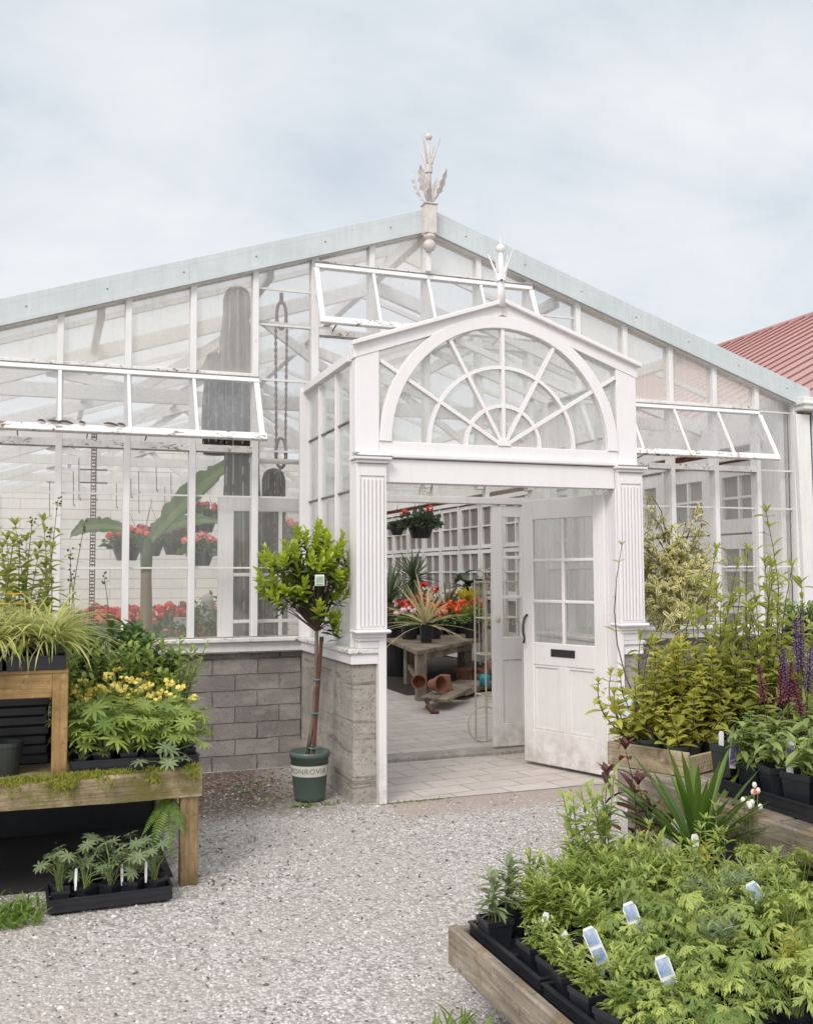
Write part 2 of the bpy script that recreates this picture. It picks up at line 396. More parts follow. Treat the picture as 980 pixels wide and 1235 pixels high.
leafm('maroon_leaf', (.035, .012, .014), (.11, .04, .035), .45, .25)
leafm('strap_leaf', (.035, .085, .012), (.11, .19, .03), .35, .28)
leafm('fern_leaf', (.06, .14, .02), (.16, .28, .05), .5, .35)
leafm('euonymus_leaf', (.07, .105, .03), (.17, .21, .07), .4, .28, edge=(.80, .71, .34))
leafm('cactus_skin', (.018, .02, .017), (.03, .032, .028), .8, .0, edge=(.34, .32, .29))
leafm('moss_blade', (.05, .07, .008), (.25, .27, .035), .8, .3)
leafm('weed_leaf', (.06, .13, .02), (.18, .28, .06), .6, .3)
leafm('dry_leaf', (.06, .035, .022), (.16, .10, .07), .8, .1)
# ------------------------------------------------------------------ the ground
def groundm():
    t = NT('gravel'); co = t.coord()
    warp = t.mix(.025, co, None or (0, 0, 0)) if False else co
    v = t.n('ShaderNodeTexVoronoi'); t.val(v, Vector=t.mapping(co, (1, 1, .2)), Scale=62, Randomness=1.0)
    sep = t.n('ShaderNodeSeparateColor'); t.link(v.outputs['Color'], sep.inputs[0])
    g = t.ramp(sep.outputs[0], [(0, (.22, .20, .19)), (.25, (.39, .36, .345)), (.6, (.52, .49, .47)), (1, (.71, .68, .66))])
    g = t.mix(t.ramp(v.outputs['Distance'], [(.40, 0), (.85, .8)]), g, (.30, .27, .25))
    big = t.noise(co, .8, 7, .66)
    g = t.mix(t.ramp(big, [(.40, 0), (.64, .7)]), g, (.44, .385, .345))
    sp = t.ramp(t.noise(co, 34, 5, .75), [(.60, 0), (.66, .75)]); g = t.mix(sp, g, (.15, .125, .115))
    # bare soil against the wall, trodden dirt before the threshold
    xyz = t.n('ShaderNodeSeparateXYZ'); t.link(co, xyz.inputs[0]); X, Y = xyz.outputs[0], xyz.outputs[1]
    wob = t.math('MULTIPLY', t.math('SUBTRACT', t.noise(co, 2.6, 6, .7), .5), 1.1)
    def inside(x0, x1, y0, y1, w):
        def up(a, b): return t.math('DIVIDE', t.math('SUBTRACT', a, b), w, False)
        m = t.math('MINIMUM', t.math('MINIMUM', up(X, x0), t.math('MULTIPLY', up(X, x1), -1)), t.math('MINIMUM', up(Y, y0), t.math('MULTIPLY', up(Y, y1), -1)))
        return t.math('ADD', m, t.math('MULTIPLY', wob, .5 / w), True)
    soil = t.mix(t.ramp(t.noise(co, 70, 5, .75), [(.35, 0), (.62, 1)]), (.06, .042, .032), (.20, .145, .115))
    soil = t.mix(t.ramp(sep.outputs[1], [(.86, 0), (.9, .9)]), soil, (.38, .34, .32))
    g = t.mix(inside(-5, -1.12, -1.72, 1.0, .5), g, soil)
    g = t.mix(inside(-6, -2.38, -2.55, 1, .25), g, soil)
    dirt = t.mix(t.ramp(t.noise(co, 45, 5, .7), [(.3, 0), (.7, 1)]), (.34, .265, .225), (.46, .38, .335))
    g = t.mix(t.math('MULTIPLY', inside(-.95, 1.6, -1.95, -1.2, .16), .85), g, dirt)
    h = t.math('ADD', t.math('MULTIPLY', v.outputs['Distance'], -1), t.math('MULTIPLY', t.noise(co, 90, 4), .5))
    M['gravel'] = t.done(t.bsdf(g, .9, t.bump(h, .8, .012)))
    t = NT('old_pavers'); co = t.coord()
    b = t.n('ShaderNodeTexBrick'); t.val(b, Vector=t.mapping(co, (1, 1, 1), (.1, .0, 0), (0, 0, -.12)), Color1=(.54, .485, .45), Color2=(.45, .405, .375), Mortar=(.22, .18, .16), Scale=1.0, Mortar_Size=.007, Mortar_Smooth=.3, Bias=.1, Brick_Width=.42, Row_Height=.215)
    wear = t.ramp(t.noise(co, 3.2, 6, .7), [(.35, 0), (.7, 1)])
    c = t.mix(t.math('MULTIPLY', wear, .55), b.outputs[0], (.61, .555, .52))
    c = t.mix(t.ramp(t.noise(co, 9, 5, .65), [(.5, 0), (.8, .6)]), c, (.36, .295, .26))
    h = t.math('ADD', t.math('MULTIPLY', b.outputs['Fac'], -1), t.math('MULTIPLY', t.noise(co, 40, 5), .5))
    M['pavers'] = t.done(t.bsdf(c, .8, t.bump(h, .5, .01)))
    t = NT('orange_brick'); co = t.coord()
    b = t.n('ShaderNodeTexBrick'); t.val(b, Vector=t.mapping(co, (1, 1, 1), (0, 0, 0), (PI / 2, 0, PI / 2)), Color1=(.40, .16, .09), Color2=(.33, .13, .08), Mortar=(.42, .36, .31), Scale=1.0, Mortar_Size=.01, Brick_Width=.22, Row_Height=.075)
    M['brick'] = t.done(t.bsdf(b.outputs[0], .85, t.bump(t.math('MULTIPLY', b.outputs['Fac'], -1), .6, .008)))
    t = NT('board_lined_wall'); co = t.coord()
    b = t.n('ShaderNodeTexBrick'); t.val(b, Vector=t.mapping(co, (1, 1, 1), (0, 0, 0), (PI / 2, 0, 0)), Color1=(.86, .835, .79), Color2=(.81, .78, .74), Mortar=(.52, .49, .46), Scale=1.0, Mortar_Size=.010, Brick_Width=3.6, Row_Height=.21)
    c = t.mix(t.ramp(t.noise(co, 1.6, 5, .6), [(.4, 0), (.8, .4)]), b.outputs[0], (.62, .59, .55))
    M['board_wall'] = t.done(t.bsdf(c, .8))
    t = NT('red_metal_roof'); co = t.coord()
    c = t.mix(t.ramp(t.noise(co, .8, 5, .6), [(.35, 0), (.7, 1)]), (.44, .255, .23), (.38, .21, .19))
    c = t.mix(t.ramp(t.noise(t.mapping(co, (1.2, 14, 1.2)), 1, 4), [(.5, 0), (.8, .4)]), c, (.52, .36, .35))
    plain('red_seam', (.27, .10, .095), (.22, .085, .08), .5)
    M['red_roof'] = t.done(t.bsdf(c, .55, t.bump(t.noise(co, 3, 2), .05, .01)))
groundm()
def square(n, x0, x1, y0, y1, z, mt):
    b = MB(); b.add([(x0, y0, z), (x1, y0, z), (x1, y1, z), (x0, y1, z)], [(0, 1, 2, 3)])
    return tag(b.build(n, mt), kind='structure')
square('gravel_ground', -400, 400, -400, 400, 0, M['gravel'])
# loose stones standing proud of the gravel sheet
def gravel():
    cols = []
    for i, c in enumerate([(.64, .61, .59), (.50, .47, .45), (.34, .31, .30), (.78, .76, .74), (.13, .115, .11)]):
        cols.append(plain('stone_%d' % i, c, tuple(x * .75 for x in c), .85, 90, .3, 200))
    b = MB()
    for i in range(34000):
        y = -5.3 + 4.9 * R.random() ** 1.2; x = R.uniform(-3.6, 1.3)
        if x > -.93 and y > -1.52: continue
        r = R.uniform(.003, .0085) * (1.7 if R.random() < .05 else 1)
        soil = (y > -1.5 and x < -1.1) or (x < -2.4 and y > -2.6) or (y > -1.95 and x > -.9)
        if soil and R.random() < .82: continue
        a = R.uniform(0, PI); ca, sa = math.cos(a), math.sin(a); el = R.uniform(.6, 1); hz = r * R.uniform(.5, .9)
        vs = []
        for k in range(5):
            t = 2 * PI * k / 5; q = R.uniform(.75, 1.15); px, py = r * q * math.cos(t), r * q * el * math.sin(t)
            vs.append((x + px * ca - py * sa, y + px * sa + py * ca, hz * R.uniform(.1, .45)))
        vs += [(x + R.uniform(-.3, .3) * r, y + R.uniform(-.3, .3) * r, hz)] + [(u[0] + (u[0] - x) * .1, u[1] + (u[1] - y) * .1, -.003) for u in vs[:5]]
        b.mi = R.choices(range(5), (30, 30, 18, 14, 8))[0]
        b.add(vs, [(k, (k + 1) % 5, 5) for k in range(5)] + [(k + 6, (k + 1) % 5 + 6, (k + 1) % 5, k) for k in range(5)])
    tag(b.build('loose_gravel', cols), 'loose grey and white gravel stones strewn over the yard', 'gravel', kind='stuff')
gravel()
def chips():
    b = MB()
    for i in range(420):
        x, y = R.uniform(-3.5, .9), R.uniform(-5.2, -1.5)
        if x > -.95 and y > -1.55: continue
        if R.random() < .35: x, y = -2.3 + abs(R.gauss(0, .35)), R.uniform(-2.9, -.9)
        b.leaf((x, y, .008), dirv0(R.uniform(0, 6.28), R.uniform(-.15, .25)), (rv0(.3), rv0(.3), 1), R.uniform(.012, .04), R.uniform(.005, .014), .6, .2, 2)
    tag(b.build('bark_debris', plain('debris', (.12, .085, .06), (.05, .035, .028), .9, 30)), 'brown bark chips and dead leaf scraps scattered over the gravel', 'debris', kind='stuff')
def rv0(a): return R.uniform(-a, a)
def dirv0(t, el): return V((math.cos(t) * math.cos(el), math.sin(t) * math.cos(el), math.sin(el)))
chips()
GX = .04                                              # the porch stands a little right of the ridge
square('paved_floor', -1.0, 1.1, -1.46, .0, .004, M['pavers'])
square('greenhouse_floor', -3.95, 3.9, .0, 13.9, .004, M['pavers'])
square('earth_bed', -3.9, -1.0, .2, 13.8, .010, M['gravel'])
square('shade_sheet', -4.6, -2.43, -2.60, -1.46, .006, plain('shade_black', (.014, .013, .014), (.024, .02, .018), .95, 30, .5))  # black sheet added to deepen the shade under the left bench
square('earth_under_table', 1.28, 3.85, 4.0, 13.8, .010, M['soil'])

# ------------------------------------------------------------------ the glasshouse
def roofz(x): return 4.62 - .3275 * abs(x)            # underside of the roof at the gable
gh = thing('greenhouse', 'large old white timber and glass greenhouse with a wide low gable', 'greenhouse')
HP, PP = M['house_paint'], M['peeling_paint']
plain('dark_brown', (.10, .085, .075), (.28, .25, .23), .9, 9, .1)  # dark brown of the thin strips drawn along frame edges for contrast
def front():
    for a, b in ((-4.2, -1.1), (1.18, 4.0)):
        MB().box(a, b, .03, .2, -.1, .945).build('block_wall', M['block'], gh)
        m = MB().box(a, b, -.03, .16, .945, 1.022); m.build('sill_board', HP, gh, .004)
        MB().box(a, b, -.075, .16, 1.0235, 1.06).build('sill', PP, gh, .006)
        MB().box(a, b, -.026, .028, .936, .9445).build('dark_line', M['dark_brown'], gh)
        MB().box(a, b, -.052, -.0505, 1.061, 1.068).build('dark_line', M['dark_brown'], gh)
    for i in range(-2, 15):
        x = (i - 6) * .5
        z0 = 1.06
        if -1.1 < x < 1.1: z0 = 2.30
        w = .05 if i not in (4, 8) else .062
        x = min(max(x, -4.17), 3.965)
        MB().box(x - w / 2, x + w / 2, -.05, .05, z0, roofz(x) + .01).build('mullion', HP, gh, .004)
        if i == 14: continue
        xa, xb = x + w / 2 - .006, x + .5 - w / 2 + .006
        if i == -2: xb = -3.5 - .02
        if i == 13: xb = 3.95
        def pane(zb, zt0, zt1, mt='old_glass'):
            MB().add([(xa, 0, zb), (xb, 0, zb), (xb, 0, zt1), (xa, 0, zt0)], [(0, 1, 2, 3)]).build('pane', M[mt], gh)
        ta, tb = roofz(xa), roofz(xb)
        mid = -1.01 < x < .99
        if x < -1.51 or 1.49 < x < 3.49:
            pane(1.06, 2.56, 2.56); pane(3.16, ta, tb, 'veil_glass')
            for z in (1.616, 2.19): MB().box(xa, xb, -.006, .006, z - .007, z + .007).build('glazing_bar', M['bench_white'], gh)
        elif mid:
            pane(2.30, 3.58, 3.58); pane(4.16, max(ta, 4.165), max(tb, 4.165), 'veil_glass')
        else:
            pane(1.06, 2.57, 2.57); pane(2.575, ta, tb, 'vent_glass')
            for z in [q for q in (1.616, 2.19, 2.57, 3.16, 3.62, 3.92) if q < min(ta, tb) - .05]: MB().box(xa, xb, -.007, .007, z - .008, z + .008).build('glazing_bar', M['bench_white'], gh)
    for a, b, z in ((-4.15, -1.5, 2.57), (-4.15, -1.5, 3.168), (1.18, 3.5, 2.57), (1.18, 3.5, 3.168), (-1, 1, 3.585), (-1, 1, 4.165)):
        r_ = MB().box(a, b, -.042, .042, z - .028, z + .028).build('rail', PP, gh, .004)
        MB().box(a, b, -.044, -.0425, z - .034, z - .026).build('dark_line', M['dark_brown'], r_)
    MB().tube([(-1.52, .1, 2.5), (-1.02, .1, 2.5)], .022, 8).build('pipe', M['truss_paint'], gh, smooth=True)
    MB().tube([(-1.52, .12, 3.67), (-.02, .12, 3.62)], .022, 8).build('pipe', M['truss_paint'], gh, smooth=True)
    MB().box(3.94, 4.0, .03, .2, .9, 3.3).build('corner_board', HP, gh)
    # fascia
    for s in (-1, 1):
        X = 4.2 if s < 0 else 4.12
        z = lambda x, o: 4.717 + .03 - .3275 * x - o
        p = [(0, z(0, 0)), (s * X, z(X, 0)), (s * X, z(X, .205)), (0, z(0, .205))]
        g = MB().prism(p if s > 0 else p[::-1], -.095, -.068).build('gable_board', M['gable_metal'], gh, .003)
        p = [(0, z(0, .18)), (s * X, z(X, .18)), (s * X, z(X, .21)), (0, z(0, .21))]
        MB().prism(p if s > 0 else p[::-1], -.105, -.0955).build('drip_edge', M['gable_metal'], gh)
        p = [(0, z(0, .004)), (s * X, z(X, .004)), (s * X, z(X, .215)), (0, z(0, .215))]
        MB().prism(p if s > 0 else p[::-1], -.067, .06).build('barge_rafter', M['truss_paint'], gh)
        for k in range(7):
            x = .35 + k * .58
            MB().ball((s * x, -.097, z(x, .1)), .008, 8, .8).build('bolt', M['label_grey'], g, smooth=True)
        x = 2.05
        MB().box(s * x - .003, s * x + .003, -.0985, -.0952, z(x, .2), z(x, .005)).build('joint', M['gable_metal'], g)
front()

def vent(x0, x1, zt, yb, zb):
    f = MB(); n = int(round((x1 - x0) / .5)); p = lambda x, t: (x, -.055 + (yb + .055) * t, zt + (zb - zt) * t)
    nrm = V((0, zb - zt, -(yb + .055))).normalized()
    f.bar(p(x0 - .012, .035), p(x1 + .012, .035), .045, .034, nrm)
    for i in range(n + 1):
        x = x0 + i * .5; w = .045 if i in (0, n) else .026
        f.bar(p(x, .08), p(x, .975), w, .03, nrm)
    o = f.build('vent_window', HP, gh, .003)
    MB().bar(p(x0 - .025, .985), p(x1 + .025, .985), .062, .036, nrm).build('bottom_rail', PP, o, .004)
    MB().add([p(x0, .06), p(x1, .06), p(x1, .97), p(x0, .97)], [(0, 1, 2, 3)]).build('pane', M['vent_glass'], o)
    MB().bar(V(p(x0 - .02, 1.0)) - nrm * .016, V(p(x1 + .02, 1.0)) - nrm * .016, .022, .012, nrm).build('dark_line', M['dark_brown'], o)
    MB().box(x0 - .01, x1 + .01, -.075, -.052, zt + .008, zt + .014).build('dark_line', M['dark_brown'], o)
    for i in range(n + 1):
        x = x0 + i * .5
        if i in (1, n - 1): MB().box(x + .1, x + .19, -.064, -.042, zt - .012, zt + .03).build('hinge', HP, o)
        if i in (0, n): MB().bar((x, -.05, zt - .42 * (zt - zb)), p(x, .93), .022, .01).build('stay', PP, o)
    for k in range(n):
        x = x0 + .12 + k * .5 + R.uniform(-.05, .1)
        MB().bar((x, -.03, zb - .02), p(x, .95), .008, .008).build('catch', M['iron'], o)
    return o
lv = vent(-4.0, -1.487, 3.15, -.32, 2.632)
vent(1.5, 3.49, 3.145, -.32, 2.652)
vent(-1.0, 1.0, 4.155, -.28, 3.618)
leafy = thing('fallen_leaves', 'few dead brown leaves lying on the bottom rail of a roof vent', 'leaves', (-2.95, -.30, 2.67))
b = MB()
for x, L in ((-3.03, .10), (-2.95, .13), (-2.84, .05), (-2.63, .12), (-2.56, .07), (-3.12, .06)):
    b.leaf((x - L / 2, -.318, 2.685), (1, .05, .1), (0, -.5, 1), L, .05, .4, .4, 4)
tag(b.build('leaf', plain('brown_leaf', (.10, .05, .03), (.05, .03, .025), .8), leafy))

def shell():
    yB = 13.9
    for s in (-1, 1):
        X = 4.15 if s < 0 else 4.05
        MB().add([(0, -.1, 4.70), (s * X, -.1, 4.70 - .3275 * X), (s * X, yB, 4.70 - .3275 * X), (0, yB, 4.70)], [(0, 1, 2, 3)]).build('roof_glass', M['roof_glass'], gh)
        for k in range(10):
            y = .9 + k * 1.35
            MB().bar((s * .02, y, 4.655), (s * X, y, 4.655 - .3275 * X), .035, .05).build('rafter', M['truss_paint'], gh)
        for x in (1.35, 2.7):
            MB().box(s * x - .03, s * x + .03, .1, yB, 4.58 - .3275 * x - .1, 4.58 - .3275 * x).build('purlin', M['truss_paint'], gh)
    MB().box(-.04, .04, .07, yB, 4.5, 4.62).build('ridge_beam', M['truss_paint'], gh)
    for y in (1.4, 4.2, 7.0, 9.8, 12.4):
        t = MB().bar((-3.9, y, 3.22), (3.85, y, 3.22), .05, .13).build('truss', M['truss_paint'], gh)
        for s in (-1, 1):
            MB().bar((0, y, 4.46), (s * 3.9, y, 4.46 - .3275 * 3.9), .06, .13).build('top_chord', M['truss_paint'], t)
            for xa, xb in ((.05, 1.15), (2.3, 1.2), (2.35, 3.1)):
                MB().bar((s * xa, y + .055, 3.28 if xa != .05 else 3.28), (s * xb, y + .055, 4.42 - .3275 * xb), .05, .085).build('strut', M['truss_paint'], t)
        MB().bar((0, y - .055, 3.28), (0, y - .055, 4.42), .05, .09).build('king_post', M['truss_paint'], t)
    # far gable
    p = [(-4.1, -.1), (3.95, -.1), (3.95, 3.35), (0, 4.64), (-4.1, 3.32)]
    MB().prism(p, 13.9, 14.0).build('back_wall', M['board_wall'], gh)
    # west side: low blocks and panes
    MB().box(-4.2, -4.02, .2, 13.9, -.1, .945).build('block_wall', M['concrete'], gh)
    MB().box(-4.22, -4.0, .2, 13.9, .945, 1.0).build('sill', HP, gh)
    for k in range(15):
        y = .25 + k * .97
        MB().box(-4.14, -4.06, y - .03, y + .03, 1.0, 3.32).build('mullion', HP, gh)
        if k < 14: MB().add([(-4.1, y, 1), (-4.1, y + .97, 1), (-4.1, y + .97, 3.3), (-4.1, y, 3.3)], [(0, 1, 2, 3)]).build('pane', M['old_glass'], gh)
    # east side: salvaged sashes hung against the brick next door
    def sash(y0, z0, w, h, rows, solid=0, s=.065):
        f = MB(); X0, X1 = 3.86, 3.93
        f.box(X0, X1, y0, y0 + s, z0, z0 + h); f.box(X0, X1, y0 + w - s, y0 + w, z0, z0 + h)
        f.box(X0 + .002, X1 - .002, y0 + s, y0 + w - s, z0 + h - s, z0 + h); f.box(X0 + .002, X1 - .002, y0 + s, y0 + w - s, z0, z0 + s + solid)
        f.box(X0 + .004, X1 - .004, y0 + w / 2 - .014, y0 + w / 2 + .014, z0 + s + solid, z0 + h - s)
        for r in range(1, rows):
            z = z0 + s + solid + (h - 2 * s - solid) * r / rows
            f.box(X0 + .006, X1 - .006, y0 + s, y0 + w - s, z - .013, z + .013)
        o = f.build('sash_window', M['truss_paint'], gh, .003)
        MB().add([(3.905, y0 + s, z0 + s), (3.905, y0 + w - s, z0 + s), (3.905, y0 + w - s, z0 + h - s), (3.905, y0 + s, z0 + h - s)], [(0, 1, 2, 3)]).build('pane', M['sash_glass'], o)
    y = .3
    while y < 13.2:
        st = .15 if y < 2.7 else .065
        sash(y, 1.98, .84, .76, 2, 0, st); sash(y, 1.20, .84, .76, 2, 0, st); sash(y, .05, .84, 1.13, 2, .5)
        MB().box(3.84, 3.93, y + .845, y + .885, .02, 2.76).build('post', M['truss_paint'], gh)
        y += .89
    MB().box(3.83, 3.93, .2, 13.6, 2.765, 2.83).build('rail', M['truss_paint'], gh)
    MB().box(3.84, 3.90, .05, .295, .02, 3.25).build('end_board', HP, gh)
    MB().box(3.9, 3.99, .2, 13.9, 2.92, 3.34).build('wall_plate', M['truss_paint'], gh)
    # inner doorway
    MB().box(-.96, 1.06, -.045, .045, 2.172, 2.232).build('door_header', HP, gh, .004)
    for x in (-.96, 1.06): MB().box(x - .06, x + .06, -.05, .05, .0, 2.30).build('door_post', HP, gh, .004)
    for k in range(4): MB().box(-.95 + k * .5 + .0, -.95 + k * .5 + .035, -.04, .04, 2.233, 2.36).build('glazing_bar', HP, gh)
    MB().box(-.96, 1.06, -.0445, .0445, 2.361, 2.41).build('rail', HP, gh, .004)
    MB().add([(-.96, 0, 2.233), (1.06, 0, 2.233), (1.06, 0, 2.36), (-.96, 0, 2.36)], [(0, 1, 2, 3)]).build('transom_pane', M['old_glass'], gh)
    MB().box(-.95, 1.05, -.13, .10, -.02, .036).build('threshold', M['concrete'], gh, .008)
    for sgn in (1, -1):
        xa, xb = (.615, .985) if sgn > 0 else (-.885, -.515)
        f = MB(); s = .095
        f.box(xa, xa + s, -.025, .025, .05, 2.16); f.box(xb - s, xb, -.025, .025, .05, 2.16)
        f.box(xa + s, xb - s, -.023, .023, 2.06, 2.16); f.box(xa + s, xb - s, -.023, .023, .05, .25); f.box(xa + s, xb - s, -.023, .023, .80, 1.0)
        for z in (1.35, 1.70): f.box(xa + s, xb - s, -.018, .018, z - .014, z + .014)
        f.box(xa + s, xb - s, -.012, .012, .25, .80)
        o = f.build('side_door', M['door_paint'], gh, .004)
        MB().add([(xa + s, 0, 1.0), (xb - s, 0, 1.0), (xb - s, 0, 2.06), (xa + s, 0, 2.06)], [(0, 1, 2, 3)]).build('pane', M['clean_glass'], o)
        if sgn > 0: MB().ball((xa + .045, -.027, 1.16), .02, 10, 1.6).build('key_plate', M['cream_metal'], o, smooth=True)
    # ridge finial
    fx, fy = -.012, -.14
    FP = M['finial_paint']
    f = MB().box(fx - .055, fx + .055, fy - .05, fy + .05, 4.49, 4.745); f.box(fx - .065, fx + .065, fy - .06, fy + .06, 4.745, 4.76)
    o = f.build('finial', FP, gh, .006)
    MB().lathe([(.03, 4.49), (.055, 4.485), (.05, 4.46), (.03, 4.45), (.028, 4.44)], 12, (fx, fy, 0)).build('collar', FP, o, smooth=True)
    MB().ball((fx, fy, 4.395), .056, 14).build('ball', FP, o, smooth=True)
    MB().box(fx - .022, fx + .022, fy + .02, fy + .06, 4.18, 4.36).build('pendant', PP, o)
    MB().tube([(fx, fy, 4.74), (fx, fy, 5.40)], [.024, .011], 10).build('mast', FP, o, smooth=True)
    MB().tube([(fx, fy, 5.04), (fx, fy, 5.16)], .031, 12).build('sleeve', FP, o)
    MB().ball((fx, fy, 5.36), .031, 12).build('ball', FP, o, smooth=True)
    MB().tube([(fx, fy, 5.38), (fx, fy, 5.47)], [.008, .003], 6).build('spike', FP, o)
    for k in range(4):
        a = .75 + k * PI / 2; d = V((math.cos(a), math.sin(a), 0)); c = V((fx, fy, 0))
        MB().tube([c + d * .03 + V((0, 0, 5.12)), c + d * .115 + V((0, 0, 5.34))], [.012, .003], 5).build('spike', FP, o)
        lf = MB(); n = 9; side = d.cross(V((0, 0, 1)))
        pts = []
        for q in range(n + 1):
            t = q / n; ctr = c + d * (.025 + .13 * t ** .7) + V((0, 0, 4.78 + .27 * t))
            w = .036 * (math.sin(PI * min(1, t * .93 + .07)) ** .7) * (1 + .28 * math.sin(t * 26)) * (0 if q == n else 1) + .006
            if t < .25: w *= .45
            pts.append((ctr, w))
        vs = []
        for ctr, w in pts: vs += [ctr - side * w + d * .012, ctr, ctr + side * w + d * .012]
        lf.add(vs, [f for q in range(n) for f in ((q * 3, q * 3 + 1, q * 3 + 4, q * 3 + 3), (q * 3 + 1, q * 3 + 2, q * 3 + 5, q * 3 + 4))])
        l = lf.build('acanthus_leaf', FP, o); sm = l.modifiers.new('s', 'SOLIDIFY'); sm.thickness = .008
shell()

# ------------------------------------------------------------------ the entrance porch
po = thing('entrance_porch', 'white gabled entrance porch with fan window, fluted pilasters and open door', 'porch', (GX, -1.43, 0))
PW = M['porch_paint']
def porch():
    F = -1.43; hw = 1.13; xl, xr = GX - hw, GX + hw; ap = 3.545; et = ap - .348 * hw
    for s, x in ((-1, xl), (1, xr)):
        a, b = (x - .005, x + .20) if s < 0 else (x - .20, x + .005)
        MB().box(a, b, F + .012, .03, -.1, .945).build('low_wall', M['concrete'], po, .012)
        a, b = (x - .03, x + .20) if s < 0 else (x - .20, x + .03)
        MB().box(a, b, F - .02, -.03, .9455, 1.018).build('sill_board', PW, po, .004)
        a, b = (x - .05, x + .211) if s < 0 else (x - .211, x + .05)
        MB().box(a, b, F - .04, -.028, 1.0185, 1.052).build('sill', PP, po, .006)
        # jamb strip to the ground
        j = GX + s * .915
        MB().box(j - (.055 if s < 0 else 0), j + (.055 if s > 0 else 0), F - .0525, F + .13, .0, 2.195).build('jamb', PW, po, .004)
        # pilaster
        a, b = sorted((GX + s * .922, GX + s * 1.137)); y0 = F - .085
        p = MB().box(a, b, y0 + .012, F + .06, 1.185, 2.345)
        w = b - a
        n = 6
        for k in range(n):
            c = a + w * (.2 + .66 * k / (n - 1)); p.box(c - .0095, c + .0095, y0, y0 + .012, 1.205, 2.215)
        p.box(a, a + .026, y0 + .001, y0 + .012, 1.186, 2.3445); p.box(b - .012, b, y0 + .001, y0 + .012, 1.186, 2.3445); p.box(a + .026, b - .012, y0 + .0015, y0 + .012, 2.235, 2.344)
        o = p.build('pilaster', PW, po, .003)
        m = MB().box(a - .018, b + .022, y0 - .035, F + .05, 1.158, 1.184); m.build('base_moulding', PW, o, .01)
        m = MB(); 
        for z0, z1, q in ((1.13, 1.158, .012), (1.105, 1.13, .03), (1.053, 1.105, .045)): m.box(a + q * .6, b - q * .6, y0 + q, F + .05, z0, z1 - .0005)
        m.build('corbel', PW, o, .004)
        MB().box(a - .02, b + .03, y0 - .035, F + .05, 2.346, 2.368).build('capital', PW, o, .005)
        MB().box(a - .004, b + .004, y0 - .012, F + .05, 2.322, 2.3455).build('necking', PW, o, .004)
        MB().box(a - .022, b + .032, y0 - .037, y0 - .0352, 2.3665, 2.374).build('dark_line', M['dark_brown'], o)
        MB().box(a - .006, b + .006, y0 - .0135, y0 - .0122, 2.316, 2.3225).build('dark_line', M['dark_brown'], o)
        # upper corner board
        a, b = (xl, GX - .955) if s < 0 else (GX + .955, xr)
        MB().box(a, b, F - .03, F + .06, 2.402, et + (.348 * (b - a) if True else 0) - .07).build('corner_board', PW, po, .004)
    c_ = MB().box(xl + .02, xr - .02, F - .07, F + .05, 2.369, 2.40).build('cornice', PW, po, .006)
    MB().box(GX - .90, GX + .90, F - .0425, F - .0405, 2.360, 2.3685).build('dark_line', M['dark_brown'], c_)
    MB().box(GX - .905, GX + .905, F - .042, F - .0402, 2.194, 2.1995).build('dark_line', M['dark_brown'], c_)
    MB().box(GX - .92, GX + .92, F - .04, F + .06, 2.196, 2.3685).build('lintel', PW, po, .004)
    MB().box(GX - .954, GX + .954, F - .035, F + .045, 2.4005, 2.487).build('bottom_rail', PW, po, .004)
    # fan window: arch band, rings, spokes, hub
    hz = 2.488
    fan = MB().ring(GX, hz, .868, .955, 0, PI, F - .045, F + .03, 56).build('fan_window', PW, po, .003)
    for r in (.58, .295): MB().ring(GX, hz, r - .013, r + .013, 0, PI, F - .03, F + .012, 40).build('fan_bar', PW, fan)
    for dg in (31, 61, 90, 119, 149):
        a = math.radians(dg); c, q = math.cos(a), math.sin(a); r1 = .869 if 40 < dg < 140 else 1.10
        MB().bar((GX + .03 * c, F - .0105, hz + .03 * q), (GX + r1 * c, F - .0105, hz + r1 * q), .026, .0445, (0, -1, 0)).build('fan_spoke', PW, fan)
    MB().ring(GX, hz, .0, .05, 0, PI, F - .045, F + .012, 16).build('hub', PW, fan)
    g = [(xl + .03, 2.43), (xr - .03, 2.43), (xr - .03, et - .03), (GX, ap - .06), (xl + .03, et - .03)]
    MB().add([(x, F - .002, z) for x, z in g], [(0, 1, 2, 3, 4)]).build('pane', M['fan_glass'], fan)
    # gable: spandrel board near the crown, raking boards and cap
    for s in (-1, 1):
        p = [(GX, ap), (GX + s * (hw + .012), et + .0), (GX + s * (hw + .012), et - .095), (GX, ap - .088)]
        MB().prism(p if s > 0 else p[::-1], F - .036, F + .05).build('raking_board', PW, po, .003)
        p = [(GX, ap + .026), (GX + s * (hw + .03), et + .02), (GX + s * (hw + .03), et - .012), (GX, ap - .006)]
        MB().prism(p if s > 0 else p[::-1], F - .075, F - .037).build('raking_cap', PW, po, .004)
        # glazed roof slope and its bars
        X = GX + s * hw
        MB().add([(GX, F, ap - .02), (X, F, et - .02), (X, .0, et - .02), (GX, .0, ap - .02)], [(0, 1, 2, 3)]).build('roof_pane', M['old_glass'], po)
        for y in (-1.36, -1.0, -.54, -.07): MB().bar((GX, y, ap - .055), (X, y, et - .055), .03, .05).build('rafter', PW, po)
        MB().box(X - .03, X + .03, F + .06, -.05, et - .10, et - .045).build('eaves_beam', PW, po)
        # side glazing
        xm = X - s * .03
        for y in (-1.33, -.945, -.475, -.06):
            MB().box(xm - .028, xm + .028, y - .017, y + .017, 1.053, et - .1).build('side_mullion', PW, po, .003)
        for z in (1.60, 2.15, 2.65): MB().box(xm - .012, xm + .012, F + .12, -.08, z - .006, z + .006).build('glazing_bar', M['dark_brown'] if z > 2 else PW, po)
